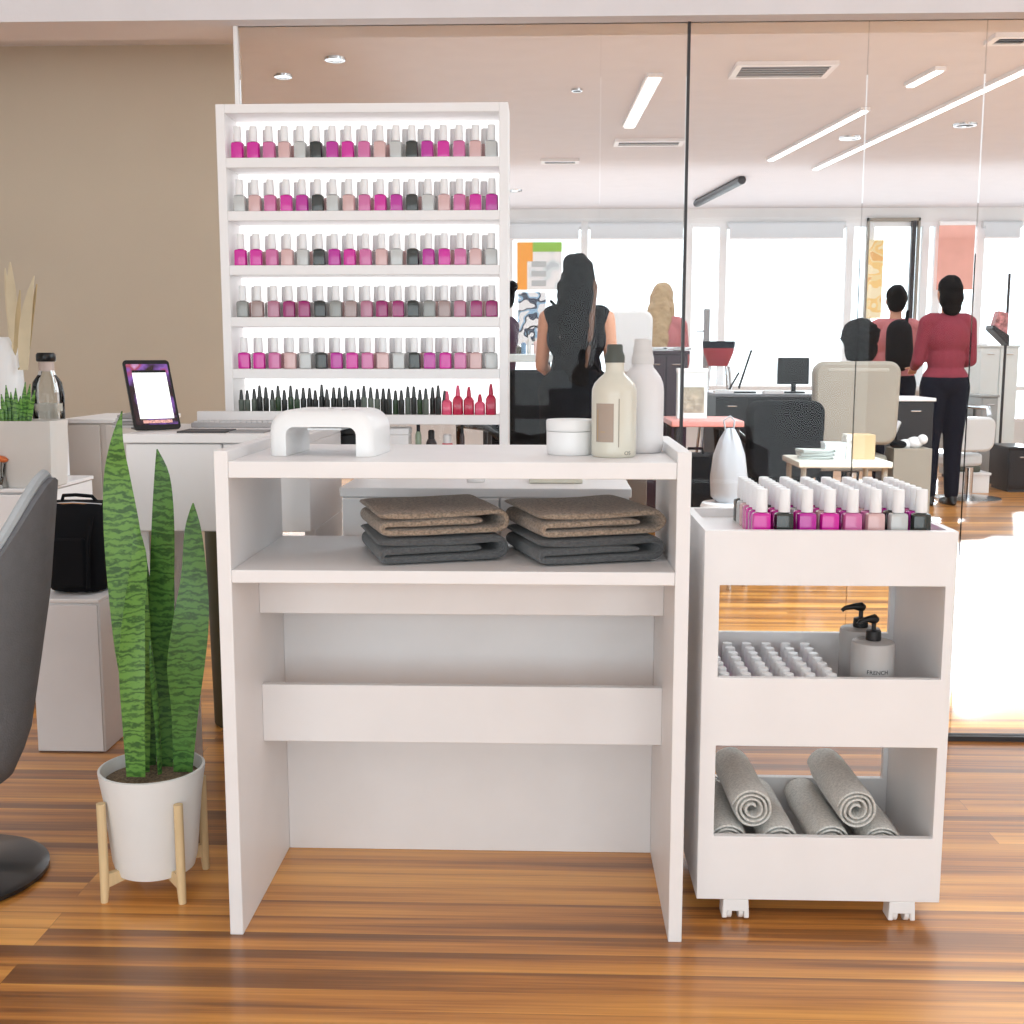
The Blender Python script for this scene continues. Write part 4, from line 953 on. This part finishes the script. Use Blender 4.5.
obj('backpack_strap', tube([(.07, -.12, 1.3), (.09, 0, 1.42), (.09, .1, 1.3), (.08, .12, 1.1)], .014, 8), BLACKM, fg)
figure('person', 'person with blonde brown hair in a pink top leaning at the far counter', (bx_(656, 8.9), 8.9, 0), math.radians(-20), 1.64, SKIN, HAIRB, ho, lean=.22, hairstyle='long', top=PINKT, trousers=BLK)
figure('person', 'person in dark plum clothes mostly hidden behind the right edge of the rack', (bx_(501, 8.2), 8.2, 0), math.radians(60), 1.60, SKIN, HAIR, ho, hairstyle='bun', top=mat('plum_cotton', (66, 40, 60), .85), trousers=BLK)
seat_legs = (((0, .42, .0), (0, .0, -.40)),)*2
CHY = 6.75; CHX = bx_(855, CHY)
figure('person', 'seated person with dark hair showing above the beige salon chair', (CHX+.10, CHY+.34, 0), 0, 1.62, SKIN, HAIR, (((-.06, .06, -.25), (.02, .22, .0)), ((.06, .06, -.25), (-.02, .22, .0))), legs=seat_legs, hip=-.345, hairstyle='afro', top=mat('grey_cotton', (150, 148, 150), .85), trousers=NAVY)

# ------------------------------------------------------------------ back room furniture
def rbox(x0, x1, y0, y1, z0, z1): return B(x0, x1, y0, y1, z0, z1)
def salon_chair(label, x, y, rz, m, w_=.5, ztop=1.07, zbot=.56, seat=.50, name='salon_chair'):
    t = thing(name, label, 'chair', (x, y, 0), rz)
    bk = nb(); hw = w_/2; rr = .07
    def rr2(w, h, r_): return rrect(w, h, r_, 6)
    P = [(a, b+(ztop+zbot)/2) for a, b in rr2(w_, ztop-zbot, rr)]
    # slightly wider at the top
    P = [(a*(1+.06*(b-zbot)/(ztop-zbot)), b) for a, b in P]
    prism(P, -.05, .05, bk); obj('backrest', bk, m, t, bev=.02)
    obj('seat', B(-hw*.95, hw*.95, .05, .55, seat-.10, seat), m, t, bev=.03)
    for s in (-1, 1):
        obj('armrest', tube([(s*hw*.98, .02, .62), (s*(hw+.05), .10, .68), (s*(hw+.05), .40, .68), (s*hw*.98, .48, seat-.05)], .018, 10), CHROME if m is not BLACKM else BLACK, t)
    obj('column', lathe([(0, .03), (.03, .03), (.03, seat-.1), (0, seat-.1)], 16), CHROME, t)
    obj('base', lathe([(0, 0), (.24, 0), (.24, .012), (.05, .035), (0, .035)], 28), CHROME, t)
    t.children[0]
    return t
TAN = mat('beige_vinyl', (158, 149, 136), .5, var=.04)
t = salon_chair('large beige padded salon chair seen from behind in the back room', CHX, CHY, 0, TAN, .47, 1.045, .565)
obj('headrest_band', B(-.19, .19, -.052, .052, .97, 1.02), mat('pale_vinyl', (176, 168, 156), .5), t, bev=.02)
salon_chair('black salon chair with chrome arms just left of the long haired person', bx_(535, 6.5), 6.45, math.radians(35), BLACKM, .42, 1.0, .55)
salon_chair('black padded armchair between the plastic bag and the beige chair', bx_(782, 6.3), 6.2, math.radians(10), BLACKM, .40, .84, .42, .42)
salon_chair('small white chair right of the red sweater person', bx_(973, 8.75), 8.75, math.radians(20), mat('white_chair_plastic', (220, 222, 222), .4), .36, .62, .36, .34)
salon_chair('white high-backed chair beyond the long haired person', bx_(628, 7.9), 7.9, 0, WHITE2, .30, 1.38, .95, .75, name='high_chair')
def cab(name, label, pxa, pxb, Y, ytop, dep, m, topm=None, z0=0, cat='cabinet', doors=2, topz=None):
    xa_, xb_ = bx_(pxa, Y), bx_(pxb, Y); zt_ = topz or at((pxa+pxb)/2, ytop, Y).z; hw = (xb_-xa_)/2
    t = thing(name, label, cat, ((xa_+xb_)/2, Y+dep/2, z0)); h_ = zt_-z0
    obj('carcass', B(-hw, hw, -dep/2, dep/2, .03, h_-.02), m, t, bev=.003)
    obj('top_plate', B(-hw-.01, hw+.01, -dep/2-.015, dep/2+.01, h_-.02, h_), topm or m, t, bev=.003)
    for q in range(doors):
        d_ = obj('door', B(-hw+2*hw*q/doors+.005, -hw+2*hw*(q+1)/doors-.005, -dep/2-.012, -dep/2, .05, h_-.03), m, t, bev=.002)
        xk = -hw+2*hw*(q+.5)/doors; obj('handle', tube([(xk-.03, -dep/2-.022, h_-.08), (xk+.03, -dep/2-.022, h_-.08)], .005, 8), CHROME, d_)
    obj('plinth', B(-hw+.02, hw-.02, -dep/2+.03, dep/2-.02, 0, .03), DARK, t)
    return t, zt_
DKC = mat('black_laminate', (34, 34, 38), .4); MAR = mat('maroon_black_laminate', (52, 30, 42), .4); GRC = mat('mid_grey_laminate', (168, 170, 168), .5); PALE = mat('pale_grey_laminate', (226, 232, 230), .5)
_, zA = cab('dark_counter', 'dark maroon counter with white towels on top behind the lotion bottles', 643, 687, 7.0, 351, .5, MAR, doors=2)
_, zB = cab('black_cabinet', 'long black cabinet in the middle of the back room', 716, 812, 7.75, 394, .55, DKC, mat('grey_top', (120, 120, 124), .4), doors=3)
_, zC = cab('black_cabinet', 'black cabinet with white top edge beside the red sweater person', 897, 934, 7.2, 398, .4, DKC, WHITE, doors=1)
cab('grey_cabinet', 'grey cabinet behind the red sweater person, upper right', 982, 998, 9.9, 395, .4, GRC, doors=1)
cab('low_grey_cabinet', 'lower grey cabinet just right of the red sweater person', 958, 974, 10.05, 404, .4, GRC, doors=1)
cab('pale_tall_cabinet', 'tall pale cabinet under the bright window at right', 978, 1016, 10.6, 345, .4, PALE, doors=2)
cab('black_crate_cabinet', 'small black box cabinet on the floor right of the navy trousers', 961, 977, 9.45, 447, .3, DKC, doors=1)
cab('black_drawer_cabinet', 'black cabinet at the far right edge of the room', 1012, 1040, 9.2, 447, .4, DKC, doors=1)
def table(name, label, pxa, pxb, Y, ytop, dep, m, legm=CHROME, th=.03):
    xa_, xb_ = bx_(pxa, Y), bx_(pxb, Y); zt_ = at((pxa+pxb)/2, ytop, Y).z; hw = (xb_-xa_)/2
    t = thing(name, label, 'table', ((xa_+xb_)/2, Y+dep/2, 0))
    obj('tabletop', B(-hw, hw, -dep/2, dep/2, zt_-th, zt_), m, t, bev=.005)
    for sx in (-1, 1):
        for sy in (-1, 1): obj('leg', tube([(sx*(hw-.03), sy*(dep/2-.03), 0), (sx*(hw-.03), sy*(dep/2-.03), zt_-th)], .014, 10), legm, t)
    return t, zt_
_, zD = table('high_worktop', 'pale high worktop left of the long haired person', 480, 553, 7.2, 354, .6, PALE, DARK, .05)
_, zE = table('pink_table', 'small table with coral pink top right of the dark glass joint', 672, 745, 5.7, 421, .45, mat('coral_laminate', (232, 150, 140), .4), DARK)
_, zF = table('white_trolley_table', 'low pale side table carrying folded cloths under the beige chair', 801, 896, 5.55, 462, .4, mat('cream_tabletop', (226, 220, 206), .5), TAN)
# window ledge
struct('trim_8', B(XL, XR, FW-.28, FW, .74, .78), WALLW)
def simple(name, label, cat, px, py, Y, parts, rz=0, grp=None, z=None):
    p = at(px, py, Y); t = thing(name, label, cat, (p.x, Y, p.z if z is None else z), rz, grp)
    for nm, bm, m in parts: obj(nm, bm, m, t, bev=.002)
    return t
PNK = mat('coral_cloth', (206, 70, 84), .8)
simple('black_suitcase', 'black soft suitcase standing under the coral pink table', 'suitcase', 705, 0, 5.86, [('case_body', B(-.09, .11, -.13, .13, .02, .58), BLACKM), ('top_handle', tube([(-.04, 0, .58), (-.035, 0, .61), (.035, 0, .61), (.04, 0, .58)], .008, 8), BLACK), ('wheel', tube([(-.08, -.08, .02), (.09, -.08, .02)], .02, 12), BLACK)], z=0)
simple('white_stool', 'small white stool under the white plastic bag', 'stool', 741, 0, 5.35, [('seat', lathe([(0, .36), (.12, .36), (.13, .38), (.12, .40), (0, .40)], 24), WHITE), ('leg', tube([(-.09, 0, 0), (-.06, 0, .37)], .012, 8), CHROME), ('leg', tube([(.09, 0, 0), (.06, 0, .37)], .012, 8), CHROME), ('leg', tube([(0, -.09, 0), (0, -.06, .37)], .012, 8), CHROME), ('leg', tube([(0, .09, 0), (0, .06, .37)], .012, 8), CHROME)], z=0)
bm = nb(); rg = []
for z, w_, d_ in ((0, .055, .05), (.03, .078, .06), (.12, .085, .065), (.22, .075, .05), (.29, .05, .03), (.34, .022, .014), (.345, .012, .008)):
    rg.append([bm.verts.new((math.cos(2*PI*q/24)*(w_+noise.noise(Vector((q*.9, z*14, 3)))*.012), math.sin(2*PI*q/24)*(d_+noise.noise(Vector((q*.7, z*12, 9)))*.012), z)) for q in range(24)])
for a_, b_ in zip(rg, rg[1:]):
    for q in range(24): bm.faces.new((a_[q], a_[(q+1) % 24], b_[(q+1) % 24], b_[q]))
bm.faces.new(rg[0][::-1]); bm.faces.new(rg[-1])
simple('plastic_bag', 'crumpled white plastic bag hanging beside the coral pink table', 'bag', 741, 0, 5.35, [('bag_body', bm, mat('white_film', (184, 184, 188), .35)), ('bag_handle', tube([(-.02, 0, .33), (-.03, 0, .38), (0, 0, .40), (.02, 0, .38), (.015, 0, .33)], .005, 8), _m['white_film'])], z=.4005)
simple('framed_picture_box', 'pale box with printed front standing on the coral pink table', 'box', 700, 0, 5.92, [('box_body', B(-.075, .075, -.03, .03, 0, .24), PALE), ('printed_front', B(-.06, .06, -.032, -.03, .03, .16), mat('sepia_print', (170, 160, 140), .6, var=.5, vscale=30)), ('box_lid', B(-.078, .078, -.033, .033, .235, .255), WHITE)], z=zE+.0005)
simple('monitor', 'black monitor on the black cabinet left of the beige chair', 'monitor', 806, 0, 7.95, [('screen_case', B(-.11, .10, -.02, .02, .06, .24), BLACK), ('stand', B(-.015, .015, -.015, .015, .01, .08), BLACK), ('foot', B(-.07, .07, -.05, .05, 0, .012), BLACK)], z=zB+.0005)
ez = nb(); tube([(-.09, 0, 0), (.0, 0, .28)], .007, 8, ez); tube([(.05, 0, .30), (-.01, 0, .02)], .008, 8, ez); tube([(-.06, -.06, .02), (.05, -.06, .02)], .007, 8, ez)
simple('tool_stand', 'black splayed tool stand on the black cabinet', 'stand', 752, 0, 7.95, [('stand_arm', tube([(-.09, 0, .012), (-.02, 0, .14)], .007, 8), BLACK), ('stand_arm', tube([(-.02, 0, .03), (.06, 0, .29)], .008, 8), BLACK), ('stand_base', B(-.10, .09, -.05, .05, 0, .012), BLACK)], z=zB+.0005)
for q, (px, w_, lab) in enumerate(((738, .10, 'white paper sheets at the left end of the black cabinet'), (790, .10, 'white paper sheets right of the tool stand on the black cabinet'))):
    simple('paper_pile', lab, 'papers', px, 0, 7.87 if q == 0 else 7.80, [('sheets', B(-w_, w_*.3, -.06, .02, 0, .02), WHITE), ('top_sheet', B(-w_*.9, w_*.2, -.05, .01, .02, .025), PALE)], z=zB+.0005)
st_ = simple('bar_stool', 'red and navy bar stool standing beside the tall grey post', 'stool', 727, 0, 8.55, [('seat', lathe([(0, 1.0), (.07, 1.0), (.11, 1.10), (.115, 1.13), (0, 1.13)], 20), mat('red_vinyl', (170, 50, 62), .4)), ('seat_rim', lathe([(.0, 1.131), (.117, 1.131), (.12, 1.18), (.11, 1.18), (0, 1.14)], 20), NAVY)]+[('leg', tube([(a*.16, b*.16, 0), (a*.07, b*.07, 1.0)], .011, 8), CHROME) for a, b in ((1, 1), (1, -1), (-1, 1), (-1, -1))], z=0)
simple('grey_post', 'tall grey metal post beside the red bar stool', 'post', 714, 0, 9.0, [('pole', B(-.022, .022, -.022, .022, .03, at(715, 305, 8.3).z), GRILLE), ('base_plate', B(-.10, .10, -.10, .10, 0, .03), GRILLE), ('hook_arm', tube([(-.022, 0, at(715, 329, 8.3).z), (-.08, 0, at(715, 329, 8.3).z)], .006, 8), GRILLE)], z=0)
# towels on the dark counter
for q, (px, dy, w_) in enumerate(((660, .10, .05), (672, .16, .05), (683, .08, .03))):
    o = obj('white_towel', ribbon(fold_path(w_*2, .008), .0075, -.05, .05, 5, .003, q), mat('white_terry', (236, 236, 236), .9, bump=.4), loc=(bx_(px-3, 7.15), 7.0+dy, zA+.001), rot=(0, 0, .3*q))
    tag(o, 'folded white towel on the dark maroon counter, %s' % ('left one', 'middle one', 'right one')[q], 'towel', 'white towels on the dark counter')
# items on the worktop
simple('mirror_stand', 'black framed round mirror on a stand on the pale worktop', 'mirror', 543, 0, 7.4, [('mirror_frame', tube([(.045*math.cos(a*PI/10)-.05, 0, .13+.045*math.sin(a*PI/10)) for a in range(21)], .006, 8, cap=False), BLACK), ('mirror_arm', tube([(0, 0, .01), (.0, 0, .12), (-.01, 0, .15)], .008, 8), BLACK), ('foot', lathe([(0, 0), (.05, 0), (.05, .01), (0, .012)], 20), BLACK)], z=zD+.0005)
for q, (px, c_, h_, nm) in enumerate(((519, (90, 82, 70), .06, 'brown'), (524, (130, 160, 190), .09, 'blue'), (530, (226, 222, 218), .12, 'white'), (537, (236, 200, 190), .10, 'pale pink'))):
    simple('worktop_bottle', 'small %s bottle on the pale worktop left of the round mirror' % nm, 'bottle', px, 0, 7.35, [('bottle_body', lathe([(0, 0), (.015, 0), (.016, .003), (.016, h_*.7), (.008, h_*.8), (0, h_*.8)], 14), mat('wb%d' % q, c_, .4)), ('cap', lathe([(0, h_*.8), (.008, h_*.8), (.008, h_), (0, h_)], 10), WHITE)], z=zD+.0005)
# posters
def poster(name, label, xa, xb, ya, yb, cols, Y, scale, base):
    p0, p1 = at(xa, yb, Y), at(xb, ya, Y)
    m = bpy.data.materials.new(name); m.use_nodes = True; nt = m.node_tree; b = nt.nodes['Principled BSDF']; b.inputs['Roughness'].default_value = .5
    tc = nt.nodes.new('ShaderNodeTexCoord'); n_ = nt.nodes.new('ShaderNodeTexNoise'); n_.inputs['Scale'].default_value = scale; n_.inputs['Detail'].default_value = 1
    r = nt.nodes.new('ShaderNodeValToRGB'); e = r.color_ramp.elements; r.color_ramp.interpolation = 'CONSTANT'; e[0].position = 0; e[0].color = lin(base)+(1,); e[1].position = .48; e[1].color = lin(cols[0])+(1,)
    for q, c_ in enumerate(cols[1:]): w_ = e.new(.53+q*.05); w_.color = lin(c_)+(1,)
    nt.links.new(tc.outputs['Object'], n_.inputs[0]); nt.links.new(n_.outputs[0], r.inputs[0]); nt.links.new(r.outputs[0], b.inputs['Base Color'])
    t = thing(name, label, 'poster', ((p0.x+p1.x)/2, Y, p0.z)); hw = (p1.x-p0.x)/2; h_ = p1.z-p0.z
    obj('sheet', B(-hw, hw, -.004, .004, 0, h_), m, t); return t, hw, h_
OR = mat('orange_print', (255, 170, 50), .5); GRN = mat('green_print', (150, 200, 70), .5)
p, hw, h_ = poster('window_poster', 'orange and green poster on the far window left of the long haired person', 517, 562, 242, 290, ((236, 238, 240), (220, 230, 232), (200, 210, 215)), FW-.03, 5, (245, 245, 245))
obj('orange_band', B(-hw, -hw*.55, -.007, -.004, 0, h_), OR, p); obj('green_band', B(-hw*.3, hw, -.007, -.004, h_*.8, h_), GRN, p); obj('orange_block', B(-hw*.55, -hw*.3, -.007, -.004, h_*.6, h_), OR, p)
for q in range(3): obj('grey_photo', B(-hw*.35, hw*.3, -.007, -.004, h_*(.08+.2*q), h_*(.2+.2*q)), mat('grey_photo_print', (190, 196, 198), .5), p)
poster('blue_poster', 'white poster with blue and black brush strokes below the orange poster', 518, 546, 292, 345, ((60, 70, 90), (150, 190, 220), (236, 240, 244)), FW-.03, 7, (240, 243, 246))
poster('yellow_poster', 'tall pale yellow patterned poster hanging in the far doorway', 866, 884, 240, 318, ((250, 214, 140), (248, 226, 170), (240, 190, 120)), FW-.06, 6, (252, 238, 200))
# low table things
simple('clear_box', 'clear plastic box of white cotton on the low pale table', 'box', 850, 0, 5.75, [('box_body', B(-.05, .05, -.05, .05, 0, .07), mat('cloudy_plastic', (226, 230, 232), .3)), ('box_lid', B(-.053, .053, -.053, .053, .07, .08), _m['cloudy_plastic'])], z=zF+.0005)
for q in range(3):
    o = obj('folded_cloth', ribbon(fold_path(.17, .005), .0045, -.06, .06, 5, .003, q+8), mat('grey_white_cloth', (200, 202, 196), .9), loc=(bx_(818, 5.7), 5.72, zF+.001+q*.0165), rot=(0, 0, .15*(q-1)))
    tag(o, 'folded pale cloth on the low pale table, %s of three' % ('bottom', 'middle', 'top')[q], 'cloth', 'folded cloths on the low table')
simple('cardboard_box', 'tan cardboard box on the low pale table right of the clear box', 'box', 878, 0, 5.75, [('box_body', B(-.05, .06, -.06, .06, 0, .12), mat('tan_card', (204, 172, 132), .7)), ('patterned_strip', B(-.078, -.051, -.05, .05, 0, .12), mat('floral_card', (226, 216, 206), .7, var=.4, vscale=50))], z=zF+.0005)
simple('tan_pouch', 'small tan pouch on the black armchair near the beige chair', 'bag', 800, 0, 6.48, [('pouch_body', ellip(nb(), Vector((0, 0, .05)), (.07, .05, .05)), mat('tan_leather', (214, 170, 140), .6)), ('zip', tube([(-.06, -.01, .085), (0, -.012, .102), (.06, -.01, .085)], .004, 6), CHROME)], z=.4215)
simple('red_cushion', 'round red cushion on the black chair left of the long haired person', 'cushion', 528, 0, 6.62, [('cushion_body', ellip(nb(), Vector((0, 0, .06)), (.10, .09, .06)), mat('red_vinyl2', (196, 40, 60), .4)), ('piping', tube([(.1*math.cos(a*PI/12), .09*math.sin(a*PI/12), .06) for a in range(25)], .005, 6, cap=False), PNK)], z=.5005)
# flowers box on black cabinet, etc
simple('flower_box', 'small box of white and dark flowers in front of the black cabinet', 'flowers', 930, 0, 6.85, [('box_body', B(-.11, .11, -.08, .08, 0, at(916, 447, 6.9).z), TAN), ('blooms', ellip(ellip(ellip(nb(), Vector((.03, 0, .03+at(916, 447, 6.9).z)), (.05, .04, .035)), Vector((.07, -.02, .05+at(916, 447, 6.9).z)), (.03, .03, .03)), Vector((-.02, .01, .02+at(916, 447, 6.9).z)), (.04, .04, .03)), WHITE), ('dark_leaf', ellip(nb(), Vector((-.07, -.02, .02+at(916, 447, 6.9).z)), (.05, .03, .025)), BLACKM)], z=0)
simple('white_basket', 'white basket on the floor at far right', 'basket', 994, 0, 9.25, [('basket_body', B(-.13, .13, -.10, .10, 0, .14), WHITE2), ('basket_rim', B(-.14, .14, -.11, .11, .14, .16), WHITE2), ('dark_contents', ellip(nb(), Vector((0, 0, .18)), (.09, .07, .06)), mat('dark_green_stuff', (86, 88, 76), .8))], z=0)
shx = bx_(1013, 10.4)
simple('magazine_rack', 'dark magazine rack on a thin pole at the upper right edge', 'rack', 1018, 0, 10.15, [('pole', tube([(.06, 0, .03), (.06, 0, at(1018, 275, 10.35).z)], .012, 8), DARK), ('base_plate', B(-.06, .18, -.10, .10, 0, .03), DARK), ('tray', prism([(-.09, at(1010, 330, 10.35).z), (.06, at(1010, 346, 10.35).z), (.06, at(1010, 336, 10.35).z), (-.085, at(1010, 326, 10.35).z)], -.08, .08), DARK), ('magazines', prism([(-.06, at(1010, 326, 10.35).z), (.05, at(1010, 336, 10.35).z), (.05, at(1010, 314, 10.35).z), (-.03, at(1010, 312, 10.35).z)], -.05, .05), mat('magazine_print', (190, 130, 130), .5, var=.6, vscale=30))], z=0)
simple('wall_socket_poster', 'white bottle row tray on the pale tall cabinet', 'tray', 990, 0, 10.75, [('tray_base', B(-.12, .12, -.06, .06, 0, .02), WHITE), ('tray_bottles', lathe([(0, .02), (.02, .02), (.02, .08), (0, .10)], 10, cx=-.06), GRN), ('tray_bottles', lathe([(0, .02), (.02, .02), (.02, .09), (0, .11)], 10, cx=.03), WHITE)], z=at(997, 345, 10.6).z+.0005).name = 'bottle_tray'
